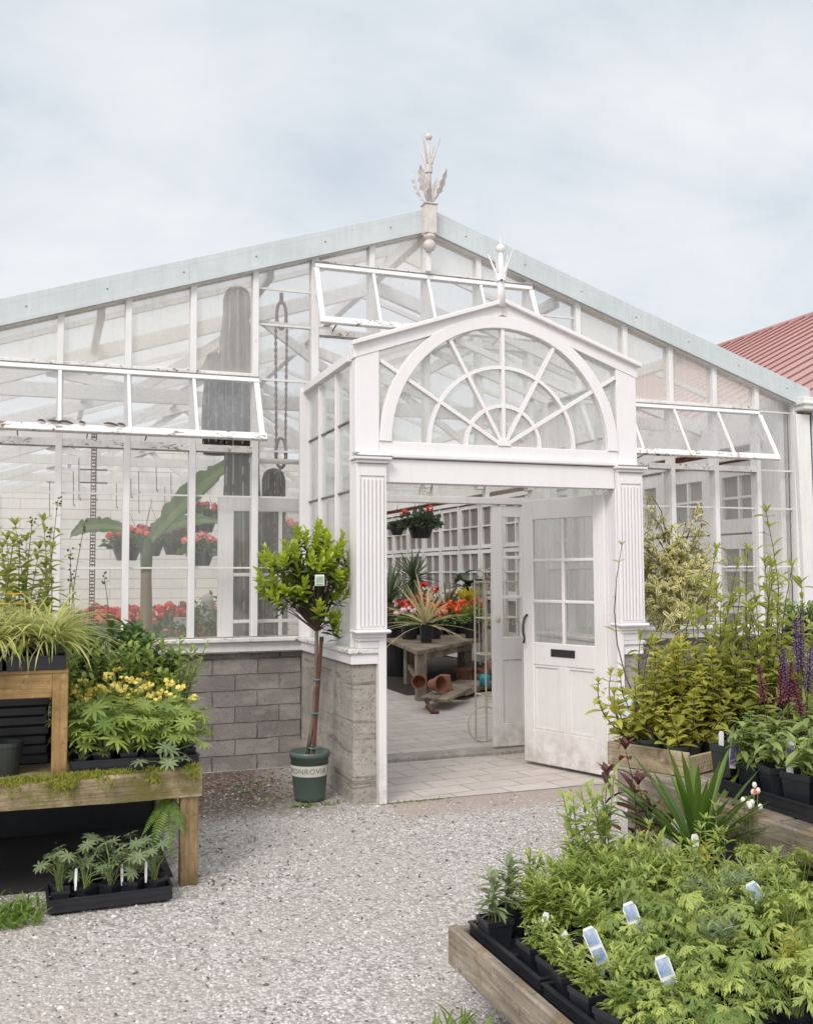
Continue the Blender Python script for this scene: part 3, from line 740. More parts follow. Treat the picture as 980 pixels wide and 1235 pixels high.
        MB().add([(xm, F + .06, 1.053), (xm, -.05, 1.053), (xm, -.05, et - .06), (xm, F + .06, et - .06)], [(0, 1, 2, 3)]).build('side_pane', M['fan_glass'], po)
        MB().box(X - .05, X + .05, -.10, -.051, 1.053, et - .06).build('wall_post', PW, po, .003)
    MB().bar((GX, F + .05, ap - .04), (GX, -.05, ap - .04), .04, .06).build('ridge_beam', PW, po)
    # finial on the porch
    fx, fy = GX - .02, F - .05
    f = MB().tube([(fx, fy, ap - .03), (fx, fy, ap + .1), (fx, fy, 3.78), (fx, fy, 3.92)], [.036, .028, .026, .016], 10).build('finial', PW, po, smooth=True)
    MB().tube([(fx, fy, 3.70), (fx, fy, 3.80)], .042, 8).build('sleeve', PW, f)
    MB().ball((fx, fy, 3.945), .034, 12).build('ball', PW, f, smooth=True)
    MB().tube([(fx, fy, 3.97), (fx, fy, 4.04)], [.006, .003], 6).build('spike', PW, f)
    for k in range(4):
        a = .6 + k * PI / 2; d = V((math.cos(a), math.sin(a), 0)); c = V((fx, fy, 0))
        MB().tube([c + d * .035 + V((0, 0, 3.76)), c + d * .11 + V((0, 0, 3.93))], [.011, .003], 5).build('spike', PW, f)
    MB().box(fx - .02, fx - .008, fy - .045, fy - .03, 3.695, 3.705).build('bolt', M['iron'], f)
    # the open door leaf
    H = V((GX + .905, -1.36, 0)); E = V((.665, -.585, 0)); ax = (E - H).normalized(); W = .86; nr = ax.cross(V((0, 0, 1)))
    zb, zt, T = .03, 2.165, .045
    def blk(m, u0, u1, z0, z1, t0, t1):
        vs = []
        for z in (z0, z1):
            for t in (t0, t1):
                for u in (u0, u1): vs.append(H + ax * u + nr * t + V((0, 0, z)))
        m.add(vs, [(0, 2, 3, 1), (4, 5, 7, 6), (0, 1, 5, 4), (2, 6, 7, 3), (0, 4, 6, 2), (1, 3, 7, 5)])
    h = T / 2; m = MB(); s = .115
    blk(m, 0, s, zb, zt, -h, h); blk(m, W - s, W, zb, zt, -h, h)
    for z0, z1 in ((zb, .30), (.82, 1.0), (2.0, zt)): blk(m, s, W - s, z0, z1, -h + .001, h - .001)
    cu = W / 2
    blk(m, cu - .045, cu + .045, .30, .82, -h + .002, h - .002)
    blk(m, s, cu - .045, .30, .82, -.008, .008); blk(m, cu + .045, W - s, .30, .82, -.008, .008)
    blk(m, cu - .014, cu + .014, 1.0, 2.0, -h + .006, h - .006)
    for z in (1.333, 1.666): blk(m, s, W - s, z - .013, z + .013, -h + .008, h - .008)
    d = m.build('door', M['door_paint'], po, .005)
    for u0, u1 in ((s, cu - .045), (cu + .045, W - s)):
        q = MB()
        for side in (-1, 1):
            t0, t1 = (-.0185, -.0085) if side < 0 else (.0085, .0185)
            blk(q, u0, u1, .302, .318, t0, t1); blk(q, u0, u1, .802, .818, t0, t1); blk(q, u0, u0 + .016, .3185, .8015, t0, t1); blk(q, u1 - .016, u1, .3185, .8015, t0, t1)
        q.build('panel_moulding', M['door_paint'], d)
    q = MB(); blk(q, s, W - s, 1.0, 2.0, -.002, .002); q.build('pane', M['clean_glass'], d)
    for side in (-1, 1):
        q = MB(); pts = [H + ax * (W - .05) + nr * side * (h + y) + V((0, 0, z)) for y, z in ((.0, 1.22), (.03, 1.20), (.05, 1.14), (.05, 1.08), (.035, 1.03), (.045, .99))]
        q.tube(pts, [.010, .010, .009, .009, .008, .010], 8); q.build('handle', M['iron'], d, smooth=True)
        q = MB(); t0, t1 = sorted((side * (h + .0005), side * (h + .007)))
        blk(q, cu - .125, cu + .125, .895, .955, t0, t1); q.build('mail_slot', M['iron'], d, .003)
    for z in (.25, 1.15, 1.95):
        q = MB(); q.tube([H - ax * .012 + nr * h + V((0, 0, z - .05)), H - ax * .012 + nr * h + V((0, 0, z + .05))], .009, 8); q.build('hinge', M['door_paint'], d)
porch()

# ------------------------------------------------------------------ red-roofed neighbour
rb = thing('red_roofed_building', 'white building with a red standing seam metal roof beside the greenhouse', 'building', (4.1, 0, 0))
def neighbour():
    MB().box(4.06, 4.2, .25, 16, 0, 3.3).build('brick_wall', M['brick'], rb)
    MB().box(4.2, 15.9, -.02, .2, 0, 3.25).build('front_wall', M['bench_white'], rb)
    MB().prism([(4.2, 3.25), (15.8, 3.25), (10, 6.1)], -.02, .2).build('gable_wall', M['bench_white'], rb)
    p = MB(); p.add([(3.98, -.10, 1.0), (4.13, -.10, 1.0), (4.13, -.02, 1.0), (3.98, -.02, 1.0), (3.93, -.10, 3.14), (4.10, -.10, 3.14), (4.10, -.02, 3.14), (3.93, -.02, 3.14)],
          [(3, 2, 1, 0), (4, 5, 6, 7), (0, 1, 5, 4), (1, 2, 6, 5), (2, 3, 7, 6), (3, 0, 4, 7)])
    p.box(3.985, 4.125, -.099, -.021, 0, .999)
    p.build('corner_post', HP, rb, .005)
    MB().tube([(4.165, -.09, 3.14), (4.175, -.09, 0)], .035, 10).build('downspout', M['gable_metal'], rb, smooth=True)
    g = MB().box(3.95, 4.32, -.20, 1.2, 3.175, 3.30).build('gutter', M['bench_white'], rb, .006)
    MB().box(3.93, 4.34, -.22, 1.2, 3.225, 3.25).build('gutter_lip', PP, g, .004)
    th = V((10 - 4.3, 0, 6.2 - 3.3)).normalized()
    for s in (-1, 1):
        e = 4.2 if s < 0 else 15.8
        o = MB().add([(10, -.3, 6.2), (e, -.3, 3.25), (e, 16, 3.25), (10, 16, 6.2)], [(0, 1, 2, 3)]).build('roof', M['red_roof'], rb)
        if s < 0:
            sd = o.modifiers.new('s', 'SOLIDIFY'); sd.thickness = .05; sd.offset = -1
            for k in range(38):
                y = .0 + k * .42
                MB().bar((10, y, 6.245), (4.25, y, 3.305), .03, .075).build('seam', M['red_seam'], o)
    MB().tube([(10, -.3, 6.24), (10, 16, 6.24)], .07, 8).build('ridge_cap', M['red_roof'], rb)
neighbour()
# ------------------------------------------------------------------ pots, trays and plants (built at the origin, then placed)
def rv(a=1.0): return R.uniform(-a, a)
def up(a=.5): return V((rv(a), rv(a), 1)).normalized()
def dirv(t, el): return V((math.cos(t) * math.cos(el), math.sin(t) * math.cos(el), math.sin(el)))
def square_pot(par, h=.10, w=.10, mt='black_plastic', name='pot'):
    b = MB(); a, c = w * .5, w * .38; k = w * .47
    ring = lambda r, z: [(-r, -r, z), (r, -r, z), (r, r, z), (-r, r, z)]
    vs = ring(c, 0) + ring(k, h * .84) + ring(a, h * .84) + ring(a, h) + ring(a - .004, h) + ring(k - .006, h * .8)
    fs = [(3, 2, 1, 0)] + [(i * 4 + j, i * 4 + (j + 1) % 4, i * 4 + 4 + (j + 1) % 4, i * 4 + 4 + j) for i in range(5) for j in range(4)]
    o = b.add(vs, fs).build(name, M[mt], par)
    q = k - .006; MB().add([(-q, -q, h * .84), (q, -q, h * .84), (q, q, h * .84), (-q, q, h * .84)], [(0, 1, 2, 3)]).build('soil', M['soil'], o)
    return o
def round_pot(par, h=.14, r=.085, mt='black_plastic', name='pot', rb=.75):
    o = MB().lathe([(.001, 0), (r * rb, 0), (r * .95, h * .86), (r, h * .86), (r, h), (r - .006, h), (r * .92, h * .8), (.001, h * .84)], 20).build(name, M[mt], par, smooth=False)
    MB().lathe([(r * .93, h * .85), (.001, h * .87)], 14).build('soil', M['soil'], o)
    return o
def tray(name, label, w, l, h=.055, nx=3, ny=4, group=None, loc=(0, 0, 0), rz=0, mt='black_plastic'):
    """open black nursery tray with a rolled rim and a grid of pot wells"""
    t = thing(name, label, 'plant tray', (0, 0, 0), group, True)
    b = MB(); x, y, e = w / 2, l / 2, .012
    b.box(-x + e, x - e, -y + e, y - e, 0, .004)
    for s in (-1, 1):
        b.box(min(s * x, s * (x - .004)), max(s * x, s * (x - .004)), -y, y, .003, h)
        b.box(-x + .0045, x - .0045, min(s * y, s * (y - .004)), max(s * y, s * (y - .004)), .003, h)
    b.build('tray_body', M[mt], t)
    r = MB()
    for s in (-1, 1):
        r.box(*sorted((s * (x + .006), s * (x - .008))), -y - .006, y + .006, h, h + .006)
        r.box(-x + .008, x - .008, *sorted((s * (y + .006), s * (y - .008))), h, h + .006)
        r.box(*sorted((s * (x + .003), s * (x + .0002))), -y, y, h * .45, h * .52)
        r.box(-x, x, *sorted((s * (y + .003), s * (y + .0002))), h * .45, h * .52)
    r.build('rim', M[mt], t)
    d = MB()
    for i in range(1, nx): d.box(-x + w * i / nx - .004, -x + w * i / nx + .004, -y + .005, y - .005, .0045, h * .6)
    for j in range(1, ny): d.box(-x + .005, x - .005, -y + l * j / ny - .004, -y + l * j / ny + .004, .0045, h * .58)
    d.build('divider', M[mt], t)
    t.location = loc; t.rotation_euler.z = rz
    return t
def label_card(loc, h=.11, w=.02, rz=0, lean=.15, label='', picture=None, cat='plant label', name='plant_label', group=None, roll=0):
    """a flat plastic tag pushed into a pot; a printed one has a picture panel"""
    t = thing(name, label, cat, (0, 0, 0), group, True)
    p = [(-w * .3, 0), (w * .3, 0), (w / 2, h * .35), (w / 2, h * .88), (w * .32, h), (-w * .32, h), (-w / 2, h * .88), (-w / 2, h * .35)]
    MB().prism(p, -.0008, .0008).build('tag', M['white_plastic'], t)
    if picture:
        for i, (z0, z1, mt) in enumerate(picture):
            for s in (-1, 1): MB().box(-w * .40, w * .40, *sorted((s * .0009, s * .0014)), h * z0, h * z1).build('print', M[mt], t)
    t.location = loc; t.rotation_euler = (-lean, roll, rz)
    return t
def foliage(t, b, mt, name='foliage'): return b.build(name, M[mt], t)

# -- lupin: palmate leaves on long stalks
def lupin(h=.26, n=15, mt='lupin_leaf', spread=.13, r=.055, label='', group=None, pot=True, name='lupin_plant', tall=.6):
    t = thing(name, label, 'plant', (0, 0, 0), group, True); z0 = 0
    if pot: square_pot(t, .085, .085); z0 = .07
    st = MB(); fo = MB()
    for i in range(n):
        a = R.uniform(0, 6.28); e = spread * R.uniform(.2, 1) ; hh = h * R.uniform(tall, 1.0) * (1.1 - .45 * e / spread)
        p0 = V((rv(.015), rv(.015), z0)); p2 = V((math.cos(a) * e, math.sin(a) * e, z0 + hh)); p1 = p0 * .4 + p2 * .6 + V((0, 0, hh * .12)) - V((math.cos(a), math.sin(a), 0)) * e * .25
        st.tube([p0, p1, p2], [.0028, .0024, .0018], 4, False)
        fo.palm(p2, V((math.cos(a) * .5 + rv(.4), math.sin(a) * .5 + rv(.4), 1)), r * R.uniform(.75, 1.2), R.choice((8, 9, 10)), .24, .2, .45)
    st.build('stalks', M['stem_green'], t); foliage(t, fo, mt)
    return t
# -- delphinium-like: deeply lobed leaves
def lobedplant(h=.25, n=16, r=.07, spread=.12, mt='delph_leaf', label='', group=None, name='delphinium_plant', lean=.25):
    t = thing(name, label, 'plant', (0, 0, 0), group, True); square_pot(t, .10, .10); z0 = .085
    st = MB(); fo = MB()
    for i in range(n):
        a = R.uniform(0, 6.28); e = spread * R.uniform(.15, 1); hh = h * R.uniform(.35, 1.05) * (1.1 - .4 * e / spread)
        p0 = V((rv(.02), rv(.02), z0)); d = V((math.cos(a), math.sin(a), 0)); p2 = d * e + V((0, 0, z0 + hh))
        st.tube([p0, p0 * .5 + p2 * .5 - d * e * .15, p2], [.003, .0026, .002], 4, False)
        fo.lobed(p2, V((d.x * .55 + rv(lean), d.y * .55 + rv(lean), 1)), r * R.uniform(.7, 1.25), R.choice((5, 5, 7)), None, .3, d)
    st.build('stalks', M['stem_green'], t); foliage(t, fo, mt)
    return t
# -- feathery upright plants (narrow leaves up stems)
def feathery(h=.22, stems=9, mt='feather_leaf', L=.055, W=.010, spread=.09, label='', group=None, name='feathery_plant', per=22, pot=True, ptint=None, potmt='black_plastic', lean=.5, droop=.5, start=.1):
    t = thing(name, label, 'plant', (0, 0, 0), group, True); z0 = 0
    if pot: square_pot(t, .10, .10, potmt); z0 = .085
    st = MB(); fo = MB()
    for i in range(stems):
        a = R.uniform(0, 6.28); e = spread * R.uniform(.1, 1); hh = h * R.uniform(.6, 1.05); d = V((math.cos(a), math.sin(a), 0))
        p0 = V((rv(.025), rv(.025), z0)); p2 = d * e + V((0, 0, z0 + hh))
        st.tube([p0, (p0 + p2) / 2 - d * e * .1, p2], [.0025, .002, .0014], 4, False)
        for k in range(per):
            q = start + (1 - start) * (k + R.random()) / per; p = p0.lerp(p2, q); an = k * 2.4 + rv(.4)
            el = .25 + .75 * q ** 2 + rv(.2)
            fo.leaf(p, dirv(an, el), (0, 0, 1), L * R.uniform(.7, 1.15) * (1.1 - .45 * q), W, droop * R.uniform(.5, 1.5), .2, 3, None, 1, .3)
    st.build('stems', M['stem_green'], t); foliage(t, fo, mt)
    return t
# -- tall stems with opposite pairs of lance leaves
def tallstems(stems, mt='tall_leaf', L=.085, W=.022, label='', group=None, name='tall_perennial', gap=.06, pot=(.16, .095), stem='stem_dark', tuft=True, potmt='black_plastic', base=.12, droop=.7, buds=None, low=1.0, leafel=.35):
    t = thing(name, label, 'plant', (0, 0, 0), group, True); round_pot(t, pot[0], pot[1], potmt); z0 = pot[0] * .85
    st = MB(); fo = MB()
    for (x, y, h) in stems:
        p0 = V((rv(.03), rv(.03), z0)); p3 = V((x, y, h)); bend = V((rv(.07), rv(.07), 0)) * h
        P = lambda q: p0.lerp(p3, q) + bend * math.sin(PI * q) + V((p0.x - x, p0.y - y, 0)) * (-.25 * math.sin(PI * q))
        st.tube([P(q / 6) for q in range(7)], [.0042, .004, .0036, .0032, .0028, .0022, .0016], 5, False)
        n = max(2, int((h - z0) * (1 - base) / gap))
        for k in range(n):
            q = base + (1 - base) * (k + .5) / n; p = P(q); an = k * 1.57 + rv(.6); big = (1.15 - .55 * q ** 1.5) * low
            for s in (0, PI):
                if R.random() < .14: continue
                fo.leaf(p, dirv(an + s + rv(.35), leafel + .3 * q + rv(.4)), up(.45), L * big * R.uniform(.55, 1.2), W * big * R.uniform(.75, 1.15), droop * R.uniform(.2, 1.7), .3, 4, None, 1, .25)
        if tuft:
            for k in range(5): fo.leaf(P(1), dirv(k * 1.26 + rv(.3), 1.0 + rv(.2)), (0, 0, 1), L * .5, W * .5, .3, .3, 3)
        if buds:
            for k in range(7): st.ball(P(1) + V((rv(.018), rv(.018), R.uniform(-.05, .02))), .006, 6)
    st.build('stems', M[stem], t); foliage(t, fo, mt)
    return t
# -- arching grass
def grassy(n=150, L=.34, W=.006, mt='carex_leaf', label='', group=None, name='carex_grass', pot=True, arch=1.7):
    t = thing(name, label, 'ornamental grass', (0, 0, 0), group, True); z0 = 0
    if pot: square_pot(t, .12, .12); z0 = .10
    fo = MB()
    for i in range(n):
        a = R.uniform(0, 6.28); el = R.uniform(.55, 1.5)
        fo.leaf((rv(.03), rv(.03), z0), dirv(a, el), (-math.cos(a) * .2 + rv(.1), -math.sin(a) * .2, 1), L * R.uniform(.55, 1.15), W * R.uniform(.7, 1.4), arch * R.uniform(.5, 1.15), .35, 6, None, .8, .6)
    foliage(t, fo, mt, 'blades')
    return t
# -- stiff rosette (yucca, dracaena, cordyline)
def rosette(fo, c, n, L, W, lo=-.3, hi=1.4, curl=.3):
    for i in range(n):
        a = R.uniform(0, 6.28); el = lo + (hi - lo) * R.random()
        fo.leaf(c, dirv(a, el), (0, 0, 1), L * R.uniform(.75, 1.1), W, curl * R.uniform(.3, 1.6), .35, 5, None, .8, .5)
def spiky(label, n=70, L=.4, W=.022, mt='yucca_leaf', trunk=0, pot=(.2, .12), lo=-.2, curl=.3, name='spiky_plant', group=None):
    t = thing(name, label, 'plant', (0, 0, 0), group, True); round_pot(t, pot[0], pot[1]); z = pot[0] * .85
    if trunk: MB().tube([(0, 0, z), (.01, .01, z + trunk * .5), (0, 0, z + trunk)], [.028, .024, .03], 8).build('trunk', M['bark_wood'], t); z += trunk
    fo = MB(); rosette(fo, (0, 0, z), n, L, W, lo, 1.45, curl); foliage(t, fo, mt)
    return t
# -- leafy mound with or without flower heads
def mound(par, c, r, h, n, L, W, mt, name='foliage', round_=False, edge=False, droop=.6):
    fo = MB(); c = V(c)
    for i in range(n):
        u = dirv(R.uniform(0, 6.28), math.asin(R.uniform(-.15, 1))); q = R.uniform(.45, 1.0)
        q *= 1 + .18 * math.sin(u.x * 5 + c.x * 7) * math.cos(u.y * 6)
        p = c + V((u.x * r * q, u.y * r * q, u.z * h * q))
        d = (u + V((rv(.6), rv(.6), rv(.4)))).normalized()
        fo.leaf(p, d, u + V((rv(.3), rv(.3), .5)), L * R.uniform(.6, 1.2), W * R.uniform(.8, 1.2), droop * rv(1.2), .2, 3, None, .9, .55 if round_ else .25, edge)
    return fo.build(name, M[mt], par)
def bloom(b, c, r, n=14, ps=.016):
    c = V(c)
    for i in range(n):
        u = dirv(R.uniform(0, 6.28), math.asin(R.uniform(-.4, 1))); p = c + u * r * R.uniform(.6, 1)
        a = u.cross(V((.2, .5, .8))).normalized(); q = u.cross(a)
        for k in range(5):
            t = k * 1.257; b.leaf(p, a * math.cos(t) + q * math.sin(t) + u * .25, u, ps * R.uniform(.8, 1.2), ps * .75, .5, None, 2, None, .8, .5)
def geranium(label, petal, r=.16, h=.14, heads=7, pot=(.14, .085), group=None, name='geranium_plant', leafmt='geranium_leaf', n=170, hang=False, headr=.035, potmt='black_plastic', L=.045):
    t = thing(name, label, 'flowering plant' if heads else 'plant', (0, 0, 0), group, True); round_pot(t, pot[0], pot[1], potmt, 'pot', .62 if hang else .78); z = pot[0] * .9
    mound(t, (0, 0, z), r, h, n, L, L, leafmt, round_=True)
    if hang:                       # sides that spill over the rim, and the hanger
        mound(t, (0, 0, z - .03), r * 1.1, h * .5, n // 3, L, L, leafmt, 'trailing_foliage', True)
        for k in range(3):
            a = k * 2.09; MB().tube([(pot[1] * math.cos(a), pot[1] * math.sin(a), pot[0]), (0, 0, pot[0] + .42)], .0025, 4).build('hanger_wire', M['iron'], t)
        MB().tube([(0, 0, pot[0] + .42), (.012, 0, pot[0] + .45), (0, 0, pot[0] + .5)], .004, 5).build('hook', M['iron'], t)
    if heads:
        st = MB()
        for i in range(heads):
            a = i * 2.4 + rv(.3); q = math.sqrt((i + .5) / heads) * r * 1.0
            p = V((math.cos(a) * q, math.sin(a) * q, z + h * (1.25 - .55 * (q / r) ** 2) + rv(.02))); b = MB()
            st.tube([(0, 0, z), p * .6 + V((0, 0, z * .4)), p], .002, 4, False)
            bloom(b, p, headr * R.uniform(.7, 1.15), 15, headr * .5); b.build('flower_head', M[petal], t)
        st.build('flower_stalks', M['stem_green'], t)
    return t
def salvia(label, petal, spikes=7, h=.48, group=None, name='salvia_plant'):
    t = thing(name, label, 'flowering plant', (0, 0, 0), group, True); square_pot(t, .11, .105); z = .09
    st = MB(); fo = MB()
    for k in range(70):
        a = R.uniform(0, 6.28); q = R.random(); p = V((math.cos(a) * .07 * q, math.sin(a) * .07 * q, z + R.uniform(.0, h * .42)))
        fo.leaf(p, dirv(a, R.uniform(-.1, .7)), (0, 0, 1), .085 * R.uniform(.6, 1.2), .027, R.uniform(.3, 1.1), .3, 4)
    foliage(t, fo, 'salvia_leaf')
    for i in range(spikes):
        a = i * 2.4; q = .09 * math.sqrt((i + .3) / spikes); hh = h * R.uniform(.75, 1.05); p0 = V((rv(.02), rv(.02), z)); p1 = V((math.cos(a) * q, math.sin(a) * q, z + hh))
        st.tube([p0, p1], [.0028, .0018], 5, False); b = MB()
        for k in range(90):
            s = .62 + .38 * k / 90; p = p0.lerp(p1, s); an = k * 2.4
            b.leaf(p, dirv(an, .45), (0, 0, 1), .021 * (1.25 - .7 * (s - .62) / .38), .0115, .8, .4, 2, None, .8, .5)
        b.build('flower_spike', M[petal], t)
    st.build('stems', M['stem_dark'], t)
    return t
# ------------------------------------------------------------------ mossy bench with a raised shelf, west of the porch
def legs(t, pts, z0, z1, w, mt):
    for x, y in pts: MB().box(x - w / 2, x + w / 2, y - w / 2, y + w / 2, z0, z1).build('leg', M[mt], t, .004)
bl = thing('plant_bench', 'weathered low timber plant bench with thick green moss along its front beam', 'bench', (-2.37, -2.72, 0))
def left_bench():
    x0, x1, y0, y1, zt = -4.6, -2.315, -2.755, -1.45, .578
    b = MB(); n = 26
    for k in range(2):                                # front beam, gently warped, with a worn top edge
        vs = []; fs = []
        for i in range(n + 1):
            x = x0 + (x1 - x0) * i / n; wob = .006 * math.sin(x * 5.3) + rv(.003)
            vs += [(x, y0 - .035 + wob * .4, .447 + wob * .3), (x, y0, .447), (x, y0, zt + .005), (x, y0 - .028 + wob, zt + .004 + rv(.004)), (x, y0 - .036 + wob, zt - .012 + rv(.003))]
        for i in range(n):
            for j in range(5): fs.append((i * 5 + j, i * 5 + (j + 1) % 5, i * 5 + 5 + (j + 1) % 5, i * 5 + 5 + j))
        fs += [(0, 1, 2, 3, 4), (n * 5 + 4, n * 5 + 3, n * 5 + 2, n * 5 + 1, n * 5)]
    b.add(vs, fs).build('front_beam', M['bench_wood'], bl)
    MB().box(x1 - .045, x1, y0 + .001, y1, .45, zt).build('end_beam', M['bench_wood'], bl, .005)
    for k in range(9):
        y = y0 + .02 + k * .142
        MB().box(x0, x1 - .046, y, y + .125, zt - .035, zt + .003).build('top_plank', M['bench_wood'], bl, .004)
    MB().box(x0, x1, y1 - .03, y1 - .001, .0, .448).build('black_backing', M['black_plastic'], bl)  # black panel added so the space under the bench stays dark
    legs(bl, [(-2.372, y0 + .03), (-2.372, y1 - .08), (-4.2, y0 + .03)], 0, .447, .088, 'post_wood')
left_bench()
ms = MB()
clumps = [(-3.22, .07), (-3.12, .05), (-3.02, .06), (-2.95, .04), (-2.88, .06), (-2.80, .05), (-2.72, .03), (-2.56, .02), (-2.36, .025), (-3.4, .1), (-2.9, .03), (-2.83, .02)]
for i in range(3400):
    cx, cr_ = R.choice(clumps); x, y = cx + R.gauss(0, cr_), -2.785 + R.gauss(0, .022)
    if x > -2.325 or (y < -2.79 and math.sin(x * 31) + math.sin(x * 17 + 2) < R.uniform(-.6, .9)): continue
    z = .578 - max(0, -2.778 - y) * 1.1 + .012 * R.random()
    ms.leaf((x, y, z), up(1.0) + V((0, -.5, .2)), (0, -1, .4), R.uniform(.010, .034), .0055, .9, None, 2, None, .8, .6)
for i in range(1900):
    x = R.uniform(-4.3, -2.33); dens = .55 + .45 * math.sin(x * 4.1 + 1) * math.sin(x * 9.7)
    if R.random() > dens + (.35 if x < -2.75 else 0): continue
    y = -2.79 + abs(R.gauss(0, .028)); z = .578 - max(0, (-2.775 - y)) * 1.2
    ms.leaf((x, y, z), up(.9) + V((0, -.3, 0)), (0, -1, .4), R.uniform(.008, .022), .006, .7, None, 2, None, .8, .6)
tag(ms.build('moss', M['moss_blade']), 'bright green moss creeping along the front beam of the low bench', 'moss', kind='stuff')
rs = thing('plant_riser', 'yellowish timber shelf on posts standing on the mossy bench', 'shelf', (-2.99, -2.7, .582))
def riser():
    MB().box(-4.5, -3.036, -2.742, -2.70, .968, 1.083).build('front_rail', M['riser_wood'], rs, .004)
    for y in (-2.742, -2.28): MB().box(-3.035, -2.962, y, y + .075, .583, 1.083).build('leg', M['riser_post'], rs, .004)
    MB().box(-3.03, -2.965, -2.666, -2.281, .99, 1.08).build('end_rail', M['riser_wood'], rs, .004)
    for k in range(4): MB().box(-4.5, -2.962, -2.74 + k * .135, -2.74 + k * .135 + .125, 1.084, 1.103).build('top_plank', M['riser_wood'], rs, .003)
riser()
T = tray('plant_tray', 'black nursery tray of grasses on the yellowish shelf', .27, .34, .062, 2, 3, loc=(-3.11, -2.58, 1.104))
dup(T, (-3.40, -2.585, 1.104), 0, 'black nursery tray of grasses further along the yellowish shelf, by the daylily')
cg = Maker(grassy(260, .40, .0085, label='variegated pale green arching grass in a black pot on the raised shelf', group='variegated grasses on the shelf'), grassy(230, .36, .008, label='variegated pale green arching grass in a black pot on the raised shelf', group='variegated grasses on the shelf'))
for x, y, k, s in ((-3.05, -2.63, 0, 1), (-3.17, -2.52, 1, 1.0), (-3.31, -2.64, 0, .95), (-3.45, -2.6, 1, 1.05), (-3.07, -2.50, 1, .8)): cg((x, y, 1.108), R.uniform(0, 6), None, s, k)
label_card((-3.255, -2.745, 1.17), .062, .021, .1, .05, 'small white tag with a dark picture hanging on the grass tray', [(.2, .42, 'label_grey'), (.5, .78, 'label_grey')])
dl = thing('daylily_plant', 'small daylily with yellow orange flowers among the pale grasses', 'flowering plant', (0, 0, 0), local=True)
def daylily():
    square_pot(dl, .11, .11); fo = MB()
    for i in range(40):
        a = R.uniform(0, 6.28); fo.leaf((rv(.02), rv(.02), .1), dirv(a, R.uniform(.8, 1.45)), (0, 0, 1), .26 * R.uniform(.6, 1.1), .011, 1.2, .3, 5, None, .8, .6)
    foliage(dl, fo, 'strap_leaf', 'blades'); st = MB()
    for p in ((.02, -.05, .36), (-.03, -.08, .31), (.05, -.06, .31)):
        st.tube([(0, 0, .1), (p[0] * .5, p[1] * .5, .25), p], .003, 5, False); b = MB()
        for k in range(6): b.leaf(p, dirv(k * 1.047, .5), (0, 0, 1), .06, .021, .5, .3, 3, None, .9, .4)
        b.build('flower', M['lily_petal'], dl)
    st.build('flower_stalks', M['stem_green'], dl)
daylily(); dl.location = (-3.24, -2.50, 1.104)
# tall things behind the shelf
S = [(R.uniform(-.15, .17), rv(.12), R.uniform(.92, 1.36)) for _ in range(13)]
t1 = tallstems(S, 'tall_leaf', .12, .046, 'tall bushy perennial with broad green leaves, behind the shelf of grasses', None, 'tall_perennial', .040, (.15, .1), 'stem_green', True, droop=.9, base=.4); t1.location = (-3.20, -2.15, .583)
S = [(.06, .0, 1.40), (-.07, .05, 1.30), (.02, -.06, 1.24), (.13, -.02, 1.12), (-.13, -.04, 1.18)]
t2 = tallstems(S, 'tall_leaf', .075, .032, 'tallest thin dark stemmed plant with knobbly tips, in front of a greenhouse window', None, 'tall_perennial', .06, (.16, .1), 'stem_dark', False, buds=True, low=1.1, base=.2); t2.location = (-3.08, -2.1, .583)
t3 = tallstems([(.05, 0, 1.28), (.16, .02, .98), (-.02, .03, 1.0)], 'hebe_leaf', .05, .026, 'single slender dark stem with sparse round leaves and a budded tip, beside the bushy perennial', None, 'tall_perennial', .085, (.14, .09), 'stem_dark', False, buds=True, base=.3); t3.location = (-2.92, -1.95, .583)
t4 = feathery(.5, 16, 'tall_leaf', .09, .02, .22, 'broad leafy clump low behind the pale grasses', None, 'leafy_perennial', 20); t4.location = (-3.16, -2.02, .583)
# trays and plants along the bench front
LT = tray('plant_tray', 'black tray of lupins on the mossy bench, beside the shelf post', .34, .40, .06, 3, 3, loc=(-2.775, -2.53, .583))
dup(LT, (-2.47, -2.535, .583), .03, 'black tray of lupins on the mossy bench, at its open end', .86)
lp = Maker(lupin(.29, 19, r=.072, tall=.35, label='young lupin with fresh green palm shaped leaves in a tray on the bench', group='lupins on the bench'), lupin(.25, 17, r=.068, tall=.25, spread=.15, label='young lupin with fresh green palm shaped leaves in a tray on the bench', group='lupins on the bench'), lupin(.30, 20, r=.078, tall=.3, label='young lupin with fresh green palm shaped leaves in a tray on the bench', group='lupins on the bench', spread=.16))
for x, y, k in [(-2.89, -2.67, 1), (-2.78, -2.66, 0), (-2.67, -2.67, 1), (-2.89, -2.53, 0), (-2.78, -2.54, 2), (-2.67, -2.53, 0), (-2.56, -2.66, 1), (-2.45, -2.66, 0), (-2.38, -2.64, 1), (-2.56, -2.53, 2), (-2.45, -2.53, 0), (-2.37, -2.52, 2), (-2.88, -2.40, 2), (-2.75, -2.40, 0), (-2.62, -2.40, 2), (-2.5, -2.41, 2), (-2.38, -2.40, 0)]:
    lp((x, y, .588), R.uniform(0, 6), None, R.uniform(.78, 1.12), k)
lw = lupin(.16, 11, 'lupin_grey', .17, .055, 'pale yellowing lupin leaning over the tray edge at the front of the bench', None, False, 'lupin_plant', .3); lw.location = (-2.50, -2.73, .60)
